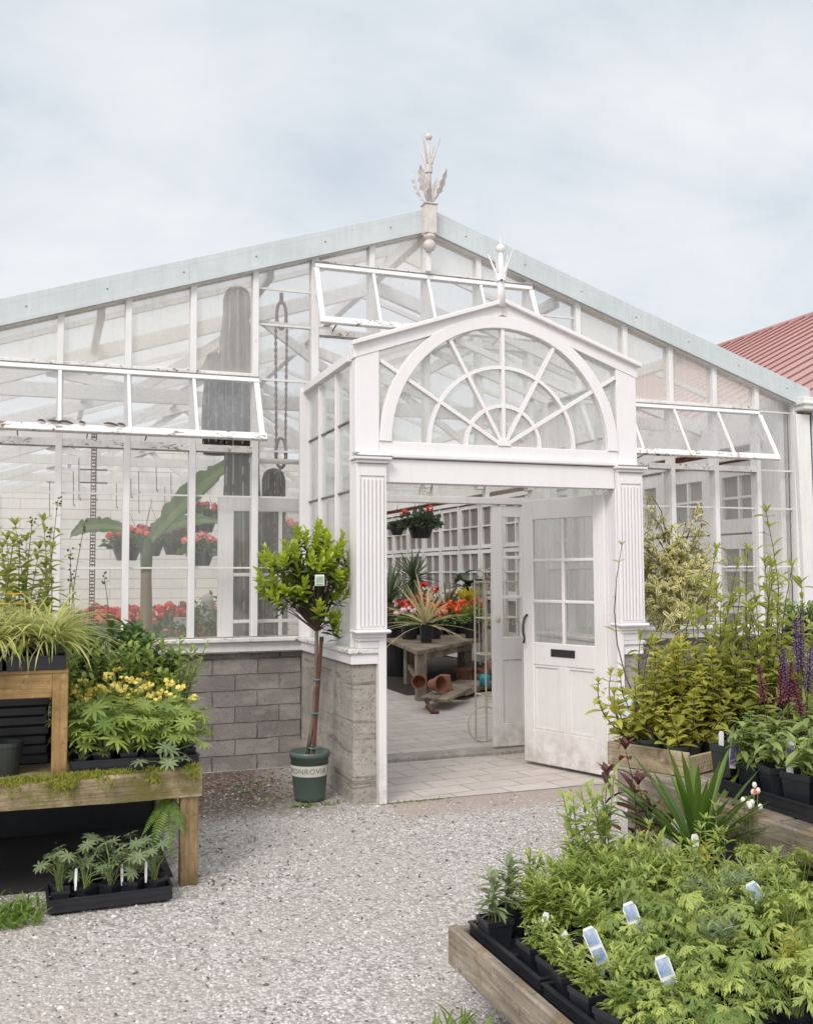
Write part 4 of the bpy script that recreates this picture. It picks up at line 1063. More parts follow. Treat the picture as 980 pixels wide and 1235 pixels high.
def yellowflower():
    t = thing('yellow_flowered_plant', 'low green plant dotted with loose small yellow flowers, behind the lupins', 'flowering plant', (0, 0, 0), 'yellow flowered plants on the bench', True); square_pot(t, .11, .11)
    mound(t, (0, 0, .12), .15, .20, 190, .055, .03, 'lupin_leaf'); st = MB()
    for i in range(24):
        a = i * 2.4; q = .18 * math.sqrt((i + .5) / 24); p = V((math.cos(a) * q + rv(.02), math.sin(a) * q + rv(.02), R.uniform(.28, .43) - q * .45)); b = MB(); st.tube([(0, 0, .1), p * .6 + V((0, 0, .06)), p], .0016, 4, False)
        for k in range(R.randint(2, 5)): bloom(b, p + V((rv(.018), rv(.018), rv(.008))), .004, 2, R.uniform(.010, .017))
        b.build('flower_head', M['yellow_petal'], t)
    st.build('flower_stalks', M['stem_green'], t); return t
pr = [yellowflower(), yellowflower()]
yf = Maker(*pr)
for x, y in [(-2.84, -2.24), (-2.68, -2.22), (-2.55, -2.21), (-2.75, -2.10), (-2.46, -2.24), (-2.90, -2.12)]: yf((x, y, .585 + rv(.04)), R.uniform(0, 6), None, 1.05)
hb = Maker(feathery(.30, 14, 'hebe_leaf', .05, .017, .13, 'mid green small leaved bushy plant between yellow flowers and dark laurel', 'bushy plants on the bench', 'bushy_perennial', 24), feathery(.34, 12, 'lupin_leaf', .06, .018, .14, 'mid green small leaved bushy plant between yellow flowers and dark laurel', 'bushy plants on the bench', 'bushy_perennial', 22))
for x, y in [(-2.82, -1.97), (-2.64, -1.98), (-2.48, -1.97), (-2.36, -2.06), (-2.95, -1.92), (-2.73, -1.86), (-2.56, -1.85), (-2.40, -1.92), (-2.95, -2.10)]: hb((x, y, .60), R.uniform(0, 6), None, 1.38)
def laurel(label, x, y, h, r=.16):
    t = thing('laurel_shrub', label, 'shrub', (0, 0, 0), None, True); round_pot(t, .17, .11); st = MB(); fo = MB()
    for i in range(13):
        a = i * 2.4; q = r * math.sqrt((i + .5) / 13); p0 = V((0, 0, .15)); p1 = V((math.cos(a) * q, math.sin(a) * q, h * R.uniform(.8, 1.05)))
        st.tube([p0, p1], [.005, .003], 5, False)
        for k in range(26):
            s = .3 + .7 * k / 25; fo.leaf(p0.lerp(p1, s), dirv(k * 2.4 + rv(.4), .15 + s * .6 + rv(.2)), (0, 0, 1), .10 * R.uniform(.75, 1.15), .038, .4, .3, 4, None, 1, .2)
    st.build('stems', M['stem_dark'], t); foliage(t, fo, 'laurel_leaf'); t.location = (x, y, .583)
laurel('dark glossy laurel bush right below the greenhouse sill, with upright leaf tips', -2.58, -1.68, .66)
laurel('dark glossy laurel bush behind the slender stem, half hidden by grasses', -2.84, -1.70, .64)
laurel('dark glossy laurel bush lower than its neighbours, nearest the block wall', -2.40, -1.72, .50, .13)
# under the bench
UT = tray('plant_tray', 'long black tray of young lupins on the gravel under the bench front', .56, .27, .058, 5, 2, loc=(-2.765, -2.86, .012), rz=.03)
ul = [lupin(.22, 10, 'lupin_grey', .11, .042, 'young grey green lupin in the ground level tray under the bench', 'lupins in the tray on the gravel', tall=.35) for _ in range(3)]
um = Maker(*ul)
for i in range(5):
    for j in range(2): um((-2.985 + i * .109 + rv(.008), -2.925 + j * .125 + i * .003, .017), R.uniform(0, 6), None, R.uniform(.85, 1.1), (i + j * 2) % 3)
for i, x in enumerate((-2.92, -2.71, -2.60)):
    label_card((x, -2.94, .09), .10, .012, rv(.3), .1, ['plain white stick label in the ground level tray, at its grassy end', 'plain white stick label in the middle of the ground level tray', 'plain white stick label in the ground level tray, nearest the bench leg'][i])
fr = thing('fern', 'small bright green fern hanging from the bench corner by the leg', 'fern', (-2.46, -2.70, .44))
def fern():
    for a, el, L in ((-1.6, -1.0, .27), (-2.2, -.85, .25), (-1.2, -.6, .2), (-2.7, -.7, .2)):
        b = MB(); d = dirv(a, el); p0 = V((-2.47, -2.70, .45)); n = 24; side = d.cross(V((0, 0, 1))).normalized(); pts = []
        for k in range(n + 1):
            s = k / n; p = p0 + d * L * s - V((0, 0, .06 * s * s)); pts.append(p)
            w = .042 * math.sin(PI * min(1, .12 + s * .9)) ** .8
            for sg in (-1, 1): b.leaf(p, side * sg + d * .35, side.cross(d), w, .0075, .35, None, 3, None, .8, .7)
        b.tube(pts, .0018, 4); b.build('frond', M['fern_leaf'], fr)
fern()
wd = MB()
for i in range(420):
    x, y = -3.22 + R.gauss(0, .16), -2.95 + rv(.16)
    if x > -3.07: continue
    wd.leaf((x, y, 0), up(.8), up(.5), R.uniform(.05, .13), R.uniform(.006, .016), .8, .2, 4, None, .9, .4)
for i in range(60):
    x, y = -1.33 + R.gauss(0, .13), -1.34 + rv(.04); wd.leaf((x, y, 0), up(1.2), up(.5), R.uniform(.02, .05), .012, .6, .2, 3)
for i in range(90):
    x, y = R.uniform(-.95, -.4), -1.475 + R.gauss(0, .012); wd.leaf((x, y, 0), up(1.2), up(.5), R.uniform(.01, .03), .008, .6, .2, 3)
for i in range(160):
    x, y = -1.74 + R.gauss(0, .05), -5.02 + rv(.35); wd.leaf((x, y, 0), up(.6), up(.5), R.uniform(.05, .15), .010, .6, .2, 4)
for i in range(70):
    x, y = R.uniform(-1.75, -1.25), R.uniform(-1.15, -.5); wd.leaf((x, y, 0), up(1.2), up(.5), R.uniform(.02, .06), .012, .7, .2, 3)
tag(wd.build('weeds', M['weed_leaf']), 'small green weeds growing at the edges of the gravel', 'weeds', kind='stuff')
lt = MB()
for i in range(420):
    x, y = R.uniform(-2.3, -1.2), -.45 + R.gauss(0, .33)
    if y > -.02 or (x > -1.13): continue
    lt.leaf((x, y, .006), dirv(R.uniform(0, 6.28), rv(.3)), up(.4), R.uniform(.02, .05), .016, .9, .2, 3)
tag(lt.build('leaf_litter', M['dry_leaf']), 'dry brown leaf litter on the soil under the block wall', 'leaves', kind='stuff')
sx = thing('shade_stack', 'stack of black tray shapes added to darken the gap under the raised shelf', 'shade backing', (-3.3, -2.36, .583))  # black stack added to make the gap below the shelf dark
for k in range(7): MB().box(-3.60 + .004 * (k % 2), -3.045 - .006 * (k % 3), -2.36, -2.26, .584 + k * .05, .584 + k * .05 + .0485).build('tray', M['black_plastic'], sx, .006)
ept = thing('empty_pot', 'dark green empty pot at the frame edge under the raised shelf', 'pot', (0, 0, 0), None, True); round_pot(ept, .16, .075, 'dark_pot'); ept.location = (-3.24, -2.58, .583)

# ------------------------------------------------------------------ clipped bay tree in the green pot
bt = thing('bay_tree', 'lollipop bay tree tied to a cane in a green pot by the porch', 'potted tree', (-1.333, -1.16, 0))
def baytree():
    cx, cy = -1.333, -1.16
    p = MB().lathe([(.001, .004), (.102, .004), (.108, .03), (.134, .30), (.140, .302), (.142, .336), (.136, .338), (.131, .30), (.001, .27)], 36, (cx, cy, 0)).build('pot', M['green_plastic'], bt)
    for f in p.data.polygons: f.use_smooth = len(f.vertices) == 4 and abs(f.normal.z) < .5
    MB().lathe([(.127, .288), (.001, .292)], 20, (cx, cy, 0)).build('soil', M['soil'], p)
    band = MB().lathe([(.1243, .178), (.1325, .252)], 48, (cx, cy, 0)).build('printed_band', M['pot_band'], p, smooth=True)
    # the lettering that runs round the band, each glyph bent to the pot
    tc = bpy.data.curves.new('lettering', 'FONT'); tc.body = 'MONROVIA  ROVI'; tc.size = .052; tc.align_x = 'CENTER'; tc.space_character = 1.12
    tc.body = 'MONROVIA  R'; to = bpy.data.objects.new('lettering', tc); col.objects.link(to)
    dg = bpy.context.evaluated_depsgraph_get(); me = bpy.data.meshes.new_from_object(to.evaluated_get(dg)); bpy.data.objects.remove(to)
    cz = .198; a0 = math.atan2(-7.88 - cy, -3.07 - cx)
    ctr = (min(v.co.x for v in me.vertices) + max(v.co.x for v in me.vertices)) / 2
    for v in me.vertices:
        z = cz + v.co.y; rr = .1243 + (.1325 - .1243) * (z - .178) / .074 + .0012; a = a0 + .12 + (v.co.x - ctr) / .129
        v.co = (cx + rr * math.cos(a) - bt.location.x, cy + rr * math.sin(a) - bt.location.y, z)
    me.name = 'lettering'; me.materials.append(M['band_ink']); lo = bpy.data.objects.new('lettering', me); col.objects.link(lo); lo.parent = p
    tk = MB().tube([(cx - .02, cy, .28), (cx + .035, cy + .01, .6), (cx + .05, cy + .01, .95), (cx + .05, cy, 1.2), (cx + .03, cy, 1.45)], [.016, .014, .013, .013, .009], 8).build('trunk', M['bark_wood'], bt, smooth=True)
    MB().tube([(cx + .02, cy - .012, .27), (cx + .078, cy - .022, 1.11)], .013, 8).build('cane', M['cane_wood'], bt)
    MB().tube([(cx + .078, cy - .022, 1.09), (cx + .079, cy - .022, 1.125)], .015, 8).build('cane_cap', M['iron'], bt)
    for z in (.36, .60, .83):
        q = (z - .27) / .84
        MB().tube([(cx + .02 + .058 * q + .024 * math.cos(a) - .008, cy - .018 + .02 * math.sin(a), z + .004 * math.sin(a)) for a in [k * PI / 5 for k in range(11)]], .005, 5, False).build('tie', M['tie_green'], bt)
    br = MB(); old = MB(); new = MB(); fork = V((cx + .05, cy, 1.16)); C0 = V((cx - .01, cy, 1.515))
    shoots = []
    for i in range(92):
        u = dirv(R.uniform(0, 6.28), math.asin(R.uniform(-.85, 1.0)))
        sz = 1 + .22 * math.sin(u.x * 5.2 + 1) + .16 * math.sin(u.z * 7 + u.y * 4)
        q = R.uniform(.62, 1.0) * sz
        p = C0 + V((u.x * .315 * q, u.y * .29 * q, u.z * .285 * q + .01)); shoots.append((p, u))
    for p in ((cx + .17, cy - .03, 1.19), (cx + .14, cy - .05, 1.24), (cx + .19, cy - .02, 1.14), (cx - .30, cy, 1.40), (cx - .27, cy - .06, 1.50), (cx + .27, cy - .02, 1.66), (cx - .04, cy - .05, 1.76), (cx + .20, cy - .06, 1.74), (cx - .18, cy - .1, 1.70)):
        shoots.append((V(p), (V(p) - C0).normalized()))
    for p, u in shoots:
        mid = fork.lerp(p, .5) + V((rv(.03), rv(.03), .03)); br.tube([fork, mid, p], [.007, .004, .002], 4, False)
        ax = (u * .55 + V((rv(.3), rv(.3), .85))).normalized(); sl = R.uniform(.08, .17)
        for k in range(17):
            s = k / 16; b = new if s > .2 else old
            a = k * 2.4 + rv(.3); side = ax.cross(V((.3, .8, .1))).normalized(); s2 = ax.cross(side)
            d = (side * math.cos(a) + s2 * math.sin(a)) * (1.15 - .85 * s) + ax * (.25 + s)
            b.leaf(p + ax * (sl * s - sl * .4), d, ax, .080 * R.uniform(.8, 1.15) * (1 - .25 * s), .027, .35 + rv(.3), .35, 4, None, 1, .2)
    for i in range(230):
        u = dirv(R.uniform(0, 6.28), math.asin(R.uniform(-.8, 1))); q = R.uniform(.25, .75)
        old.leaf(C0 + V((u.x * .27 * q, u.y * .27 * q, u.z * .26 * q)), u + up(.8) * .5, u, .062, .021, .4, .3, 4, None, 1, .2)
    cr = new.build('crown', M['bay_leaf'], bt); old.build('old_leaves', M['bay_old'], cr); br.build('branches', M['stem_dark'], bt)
    tg = MB().box(-.032, .032, -.001, .001, -.075, .0); tg.v = [(x + cx - .02, y + cy - .335, z + 1.56) for x, y, z in tg.v]; o = tg.build('hang_tag', M['white_plastic'], bt)
    tx, ty, tz = cx - .02, cy - .335, 1.56
    MB().box(tx - .026, tx + .026, ty - .0017, ty - .0011, tz - .06, tz - .012).build('print', plain('tag_print', (.20, .30, .16), (.55, .6, .5), .4, 40), o)
    MB().box(tx - .026, tx + .026, ty - .0017, ty - .0011, tz - .072, tz - .064).build('print', plain('tag_green', (.12, .32, .08), None, .4), o)
baytree()

# ------------------------------------------------------------------ variegated tree and what stands against the east window
ve = thing('variegated_tree', 'variegated cream edged evergreen on a dark trunk before the east window', 'potted tree', (1.86, -.95, 0))
def variegated():
    cx, cy = 1.86, -.95
    MB().lathe([(.001, 0), (.13, 0), (.16, .28), (.17, .3), (.155, .3), (.001, .27)], 24, (cx, cy, 0)).build('pot', M['dark_pot'], ve)
    MB().tube([(cx, cy, .2), (cx + .01, cy, .8), (cx, cy, 1.45)], [.025, .022, .015], 8).build('trunk', M['stem_dark'], ve)
    fo = MB(); br = MB()
    tips = []
    for i in range(250):
        u = dirv(R.uniform(0, 6.28), math.asin(R.uniform(-1, 1))); q = R.uniform(.5, 1.0) * (1 + .16 * math.sin(u.x * 5 + u.z * 4))
        tips.append((V((cx - .03 + u.x * .40 * q, cy + u.y * .34 * q, 1.50 + u.z * .42 * q)), u, 9))
    for p in ((1.64, -.95, 2.2), (1.58, -1.0, 2.06), (1.68, -1.0, 2.02), (1.60, -.98, 1.92), (2.07, -1.0, 2.08), (2.0, -1.0, 1.98), (2.06, -1.05, 1.9), (1.82, -1.0, 1.95), (1.44, -1.05, 1.76), (2.26, -1.0, 1.74), (1.92, -1, 1.94), (1.75, -1, 1.93)):
        for k in range(2): tips.append((V(p) + V((rv(.03), rv(.03), -.06 * k)), V((rv(.5), rv(.5), 1)), 9))
        br.tube([(cx, cy, 1.5), (p[0] * .6 + cx * .4, p[1], p[2] - .12), p], [.006, .004, .002], 4, False)
    for p, u, n in tips:
        ax = (u * .6 + V((rv(.7), rv(.7), rv(.5) + .25))).normalized(); s1 = ax.cross(V((.3, .8, .1))).normalized(); s2 = ax.cross(s1)
        for k in range(n):
            a = k * 2.4 + rv(.5); fo.leaf(p + ax * R.uniform(-.06, .05), (s1 * math.cos(a) + s2 * math.sin(a)) + ax * R.uniform(-.2, 1.0), u + up(.6), .068 * R.uniform(.65, 1.3), .024 * R.uniform(.8, 1.3), .7 + rv(.7), .25, 4, None, 1, .25, True)
    fo.build('crown', M['euonymus_leaf'], ve); br.build('branches', M['stem_dark'], ve)
variegated()
sb = thing('plant_stand', 'high grey slatted plant stand below the east window', 'bench', (2.9, -1.45, 0))
MB().box(2.35, 3.9, -1.8, -1.1, .93, .98).build('top', M['grey_wood'], sb, .004)
legs(sb, [(2.4, -1.75), (3.85, -1.75), (2.4, -1.15), (3.85, -1.15)], 0, .93, .07, 'grey_post')
st_ = tray('plant_tray', 'black tray of bushy plants on the high slatted stand', .6, .4, .07, 4, 3, loc=(2.75, -1.5, .981))
bp = Maker(feathery(.24, 14, 'hebe_leaf', .055, .018, .14, 'fresh green bushy plant on the high stand at the white corner post', 'bushy plants on the stand', 'bushy_perennial', 22))
for x, y in ((2.55, -1.55), (2.72, -1.58), (2.9, -1.52), (3.08, -1.5), (2.64, -1.38), (2.82, -1.36), (3.0, -1.36)): bp((x, y, .99), R.uniform(0, 6), None, 1.0)

# ------------------------------------------------------------------ the east bench
be = thing('potting_bench', 'weathered grey timber plant bench running towards the porch door', 'bench', (.3, -4.3, 0))
def east_bench():
    x0, x1, y0, y1, zt = -.40, .95, -5.6, -3.66, .605
    MB().box(x0 - .035, x0, y0, y1, .482, zt).build('side_beam', M['grey_wood'], be, .006)
    MB().box(x0 + .001, x1, y1 - .035, y1 - .001, .482, zt).build('end_beam', wood('end_grain', (.36, .31, .25), (.2, .165, .125), 0), be, .006)
    for k in range(9): MB().box(x0 + .002, x1, y0 + k * .213, y0 + k * .213 + .195, zt - .03, zt + .002).build('top_plank', M['grey_wood'], be, .003)
    for x, y in ((x0 + .03, y1 - .08), (x1 - .05, y1 - .08), (x0 + .03, y0 + .5), (x1 - .05, y0 + .5)): MB().box(x - .04, x + .04, y - .035, y + .035, 0, .5).build('leg', M['grey_post'], be, .005)
    MB().bar((x0 + .04, y1 - .13, .26), (x0 + .04, y1 - .33, .485), .05, .065, (1, 0, 0)).build('brace', M['crate_wood'], be, .004)
    MB().box(x0 + .3, x0 + .34, y0, y1 - .3, .0, .47).build('black_backing', M['black_plastic'], be)
east_bench()
cr = thing('wooden_crate', 'shallow pale wooden crate of pots on the bench end by the door', 'crate', (0, 0, 0), None, True)
def crate():
    w, l, h, q = .46, .46, .115, .02
    MB().box(0, q, 0, l, 0, h).build('side', M['crate_wood'], cr, .004); MB().box(w - q, w, 0, l, 0, h).build('side', M['crate_wood'], cr, .004)
    cw = wood('crate_end', (.52, .42, .28), (.33, .25, .15), 0)
    MB().box(q + .0005, w - q - .0005, .002, q, .005, h * .82).build('end', cw, cr, .004); MB().box(q + .0005, w - q - .0005, l - q, l - .002, .005, h - .002).build('end', cw, cr, .004)
    for k in range(5): MB().box(q, w - q, .03 + k * .085, .1 + k * .085, .001, .012).build('slat', M['crate_wood'], cr)
crate(); cr.location = (-.25, -3.98, .608); cr.rotation_euler.z = .385
def C(u, v, z=.622): c, s = math.cos(.385), math.sin(.385); return (-.25 + u * c - v * s, -3.98 + u * s + v * c, z)
def olive(label, stems, L=.078, W=.037, mt='olive_leaf', gap=.030, pot=(.11, .06)):
    return tallstems(stems, mt, L, W, label, None, 'spirea_plant', gap, pot, 'stem_dark', True, 'dark_pot', .05, .7, None, 1.1)
def ring_stems(n, r, h0, h1): return [(math.cos(k * 2.4) * r * math.sqrt((k + .5) / n), math.sin(k * 2.4) * r * math.sqrt((k + .5) / n), R.uniform(h0, h1)) for k in range(n)]
o1 = olive('bushy yellow green plant in the crate corner nearest the door', ring_stems(10, .17, .18, .44)); o1.location = C(.09, .37)
o2 = olive('bushy yellow green plant in the crate, spilling over its front end', ring_stems(11, .20, .14, .44)); o2.location = C(.24, .14)
o3 = olive('bushy yellow green plant in the middle of the crate', ring_stems(10, .18, .24, .58)); o3.location = C(.24, .33)
o4 = olive('bushy yellow green plant at the crate corner beside the dark green pot', ring_stems(11, .16, .24, .48)); o4.location = C(.38, .2)
o5 = olive('small trailing yellow green plant hanging over the crate side', [(-.10, -.02, .16), (-.05, -.08, .2), (.02, .03, .26)]); o5.location = C(.09, .12)
s1 = tallstems([(-.13, .0, 1.08), (.05, .02, .62), (.1, .03, .5)], 'tall_leaf', .07, .022, 'thin leaning stem with a few paired leaves in front of the pilaster', None, 'tall_perennial', .15, (.12, .065), 'stem_dark', True, 'dark_pot'); s1.location = C(.12, .30)
pj_ = [((-.05, -3.35), [(-.03, .0, .62), (.06, .03, .56), (.0, -.08, .5), (.14, .0, .52)], 'medium tall plant with dark stems, just behind the crate'),
       ((.16, -3.5), [(.02, .0, .74), (.10, .05, .66), (-.08, 0, .58), (.0, -.1, .54), (.18, -.05, .6)], 'medium plant with lance leaves below the variegated tree'),
       ((.34, -3.42), [(.05, .03, 1.08), (-.06, .05, .90), (.15, -.02, 1.0), (.0, -.12, .74), (.1, .1, .86)], 'tall plant with several bare dark stems in front of the glass door'),
       ((.52, -3.55), [(.08, .0, 1.28), (.0, .06, 1.08), (.15, .05, .98), (.05, -.1, .8), (-.08, -.06, .75), (.16, -.1, .7)], 'tallest lance leaved plant, rising before the white corner post'),
       ((.26, -3.74), [(.0, .0, .84), (.1, .05, .76), (-.1, .0, .66), (.04, -.1, .55), (-.04, .1, .8)], 'shorter bushy lance leaved plant behind the green pot'),
       ((.50, -3.85), [(.0, .0, .98), (.1, .05, .90), (-.1, .0, .80), (.04, -.1, .66), (-.04, .1, .92)], 'bushy lance leaved plant behind the purple salvias')]
for (x, y), S, lb in pj_:
    t = tallstems(S + [(x_ + rv(.12), y_ + rv(.1), h_ * R.uniform(.55, .8)) for x_, y_, h_ in S for _ in range(2)], 'tall_leaf', .125, .034, lb, None, 'tall_perennial', .052, (.15, .085), 'stem_dark', True, base=.08, low=1.1, droop=.9, leafel=.45); t.location = (x, y, .608)
for (x, y), S, lb in [((.08, -3.7), ring_stems(12, .16, .3, .58), 'round yellow green bush behind the crate'), ((.36, -3.62), ring_stems(12, .17, .34, .62), 'round yellow green bush among the tall dark stems'),
                      ((-.02, -3.52), ring_stems(10, .15, .3, .62), 'round yellow green bush on the bench end, hidden behind the crate'), ((.62, -3.72), ring_stems(12, .17, .34, .66), 'round yellow green bush below the tallest stems')]:
    o = olive(lb, S, .085, .038); o.location = (x, y, .608)
ET = tray('plant_tray', 'black tray of potted salvias along the edge of the grey bench', .40, .62, .06, 3, 4, loc=(-.125, -4.60, .608))
dup(ET, (.32, -4.45, .608), 0, 'black tray of tall salvias in the middle of the grey bench')
dup(ET, (-.12, -5.25, .608), 0, 'black tray of broad leaved plants at the near end of the grey bench')
gp = thing('square_pot', 'empty dark green square pot between the crate and the salvia tray', 'pot', (0, 0, 0), None, True); square_pot(gp, .19, .125, 'dark_pot'); gp.location = (-.20, -4.22, .609); gp.rotation_euler.z = .1
sg = feathery(.19, 13, 'salvia_leaf', .07, .022, .11, 'grey green leafy salvia without flowers, next to the dark green pot', None, 'salvia_plant', 16, droop=1.2); sg.location = (-.20, -4.40, .614); sg.scale = (1.3,) * 3
for i, (x, y, pt, n, h, lb) in enumerate([(-.06, -4.36, 'wine_petal', 3, .42, 'salvia with short wine red flower spikes, beside the grey green salvia'), (.06, -4.36, 'purple_petal', 4, .56, 'salvia with the tallest violet flower spikes'),
                               (.14, -4.47, 'purple_petal', 3, .52, 'salvia with violet spikes at the edge of the photo'), (.02, -4.5, 'wine_petal', 2, .40, 'salvia with wine red spikes in front of the violet ones'), (.2, -4.3, 'wine_petal', 3, .56, 'salvia with wine red spikes behind the violet ones')]):
    t = salvia(lb, pt, n, h); t.location = (x, y, .614); t.scale = (1.15,) * 3
def broad(h, n):
    t = thing('salvia_plant', 'broad leaved salvia not yet in flower in a black pot near the tray corner', 'plant', (0, 0, 0), 'broad leaved salvias on the bench', True); square_pot(t, .155, .135); st = MB(); fo = MB()
    for i in range(n):
        a = i * 2.4; q = .05 * R.random(); hh = h * R.uniform(.6, 1.1); p0 = V((rv(.02), rv(.02), .13)); p1 = V((math.cos(a) * q, math.sin(a) * q, .13 + hh)); st.tube([p0, p1], [.003, .002], 5, False)
        for k in range(7): fo.leaf(p0.lerp(p1, .15 + .85 * k / 6), dirv(k * 2.2 + rv(.5), .3 + rv(.4)), up(.4), .085 * R.uniform(.6, 1.2), .03 * R.uniform(.8, 1.2), .8 * R.uniform(.2, 1.6), .3, 4, None, 1, .25)
    st.build('stems', M['stem_green'], t); foliage(t, fo, 'salvia_leaf'); return t
bqm = Maker(broad(.17, 6), broad(.22, 5))
for x, y in [(-.22, -4.555), (-.07, -4.60), (-.22, -4.70), (-.07, -4.76), (.09, -4.70), (-.19, -4.87), (-.19, -5.06), (-.04, -5.08)]: bqm((x, y, .614), R.uniform(0, 6), None, 1.0)
pic = [(.12, .74, 'label_violet')]
label_card((-.265, -4.315, .715), .15, .045, -.25, -.05, 'large white plant label with violet flower picture, beside the dark green pot', pic, roll=.12)
label_card((-.17, -4.56, .75), .13, .042, -.1, .05, 'white plant label with a darker violet picture, half behind leaves', pic, roll=.08)
label_card((-.265, -4.68, .71), .08, .028, -.2, .0, 'blank white label at the front corner of the salvia tray', [(.3, .34, 'label_grey'), (.42, .45, 'label_grey'), (.53, .56, 'label_grey')], roll=-.15)
label_card(C(.13, .35, .69), .10, .015, -.3, .3, 'plain white stick label leaning back in the crate corner', roll=.35)
label_card(C(.26, .30, .68), .16, .016, -.3, .1, 'tallest plain white stick label, standing in the crate', roll=.1)
label_card(C(.44, .05, .69), .11, .018, -.3, -.1, 'white stick label at the crate end below the yellow green leaves', roll=.25)
label_card((-.21, -4.17, .76), .09, .024, -.2, .05, 'white stick label in the empty dark green pot', roll=.05)
ss = thing('small_sign', 'small pale blue sign with a dark crest leaning on the pier', 'sign', (0, 0, 0), None, True)
MB().box(-.085, .085, -.004, .004, 0, .30).build('sign_board', plain('pale_blue_board', (.55, .64, .66), (.62, .68, .69), .5), ss)
q = MB(); q.prism([(-.06, .19), (.06, .19), (.045, .215), (.02, .225), (0, .25), (-.02, .225), (-.045, .215)], -.0065, -.0045); q.ball((0, -.0055, .262), .014, 8)
q.build('crest', M['ink_black'], ss)
q = MB()
for k in range(6): q.box(-.045 + k * .0155, -.045 + k * .0155 + .011, -.006, -.0046, .152, .166)
q.build('lettering', M['label_grey'], ss)
ss.location = (1.04, -1.56, .36); ss.rotation_euler = (-.06, 0, .05)
sk = thing('sign_block', 'grey stone block behind the crate that carries the small sign', 'block', (1.04, -1.56, 0)); MB().box(.92, 1.16, -1.64, -1.49, 0, .355).build('block', M['grey_stone'], sk, .008)

# ------------------------------------------------------------------ low table in front
ft = thing('display_table', 'low weathered timber table crowded with trays of young perennials', 'table', (-1.1, -5.3, 0))
def front_table():
    x0, x1, y0, y1, zt = -1.70, -.46, -6.4, -4.545, .262
    MB().box(x0, x0 + .04, y0, y1, .168, .305).build('side_board', M['grey_wood'], ft, .006)
    MB().box(x0 + .041, x1, y1 - .04, y1 - .001, .168, .30).build('end_board', M['end_grain'] if 'end_grain' in M else M['grey_wood'], ft, .006)
    MB().box(x1, x1 + .04, y0, y1, .168, .30).build('side_board', M['grey_wood'], ft, .006)
    for k in range(9): MB().box(x0 + .042, x1 - .001, y0 + k * .203, y0 + k * .203 + .19, zt - .03, zt).build('top_plank', M['grey_wood'], ft)
    legs(ft, [(x0 + .16, y1 - .5), (x1 - .16, y1 - .16), (x0 + .1, y0 + .16), (x1 - .1, y0 + .16)], 0, .231, .09, 'grey_post')
front_table()
tk = None; cols_ = (-1.45, -1.06, -.67)
names_ = [['corner of the low table nearest the gravel and porch', 'low table edge, with the blue and white labels', 'low table edge nearest the camera'],
          ['back edge of the low table, in the middle', 'very middle of the low table', 'near side of the low table, middle column'],
          ['back corner of the low table beside the grey bench', 'low table beside the grey bench', 'near corner of the low table by the grey bench']]
for i, x in enumerate(cols_):
    for j, y in enumerate((-4.86, -5.42, -5.98)):
        lb = 'black nursery tray at the ' + names_[i][j]
        if not tk: tk = tray('plant_tray', lb, .37, .53, .058, 3, 4, loc=(x, y, .263)); 
        else: dup(tk, (x, y, .263), rv(.02), lb)
zt = .268
G1 = 'feathery plants at the back of the low table'; L1 = 'feathery pale green young plant in the crowded back trays of the low table'
fe = Maker(*[feathery(.21, 15, 'feather_leaf', .075, .012, .12, L1, G1, 'feathery_plant', 26) for _ in range(3)])
G2 = 'delphiniums in the middle of the low table'; L2 = 'young delphinium with deeply cut soft green leaves, mid table'
de = Maker(*[lobedplant(.21, 26, .062, .13, label=L2, group=G2) for _ in range(3)])
G3 = 'large leaved delphiniums on the low table'; L3 = 'large leaved taller delphinium on the bench side of the low table'
dl_ = Maker(*[lobedplant(.27, 24, .088, .16, label=L3, group=G3) for _ in range(3)])
for x, y, s in [(-1.44, -4.72, .95), (-1.33, -4.70, 1.1), (-1.21, -4.68, 1.15), (-1.09, -4.66, 1.15), (-.97, -4.68, 1.15), (-.86, -4.70, 1.1), (-1.38, -4.83, 1.0), (-1.26, -4.81, 1.1), (-1.13, -4.80, 1.12), (-1.0, -4.80, 1.1), (-.9, -4.83, 1.0), (-1.34, -4.95, .95)]:
    fe((x, y, zt), R.uniform(0, 6), None, s * .86)
for x, y, s in [(-1.20, -4.95, 1.0), (-1.07, -4.94, 1.0), (-.94, -4.96, 1.0), (-1.31, -5.10, .9), (-1.18, -5.10, 1.0), (-1.05, -5.09, 1.05), (-1.27, -5.26, .9), (-1.13, -5.26, 1.0), (-1.28, -5.42, .9), (-1.13, -5.44, .95), (-1.0, -5.26, 1.0), (-1.25, -5.60, .9), (-1.1, -5.62, .95), (-1.40, -5.36, .7), (-1.38, -5.55, .75), (-1.34, -5.24, .8), (-1.42, -5.7, .8), (-1.52, -5.62, .7), (-1.50, -5.40, .55), (-1.47, -5.5, .65), (-1.53, -5.28, .5), (-1.56, -5.48, .5), (-1.44, -5.28, .6), (-1.37, -5.12, .7)]:
    de((x, y, zt), R.uniform(0, 6), None, s * .86)
for x, y, s in [(-.74, -4.90, .85), (-.60, -4.84, .95), (-.86, -5.10, .85), (-.70, -5.08, 1.0), (-.54, -5.02, 1.05), (-.84, -5.30, .95), (-.66, -5.28, 1.05), (-.50, -5.22, 1.1), (-.92, -5.48, .85), (-.74, -5.5, 1.0), (-.95, -5.68, .85), (-.52, -4.72, .85)]:
    dl_((x, y, zt), R.uniform(0, 6), None, s * .80)
upr = Maker(tallstems([(.0, .0, .42), (.04, .03, .36), (-.05, .02, .33), (.02, -.05, .30)], 'delph_leaf', .085, .022, 'upright leafy shoots standing above the low feathery plants', 'upright shoots on the low table', 'leafy_perennial', .03, (.10, .055), 'stem_green', True, base=.15, droop=1.0))
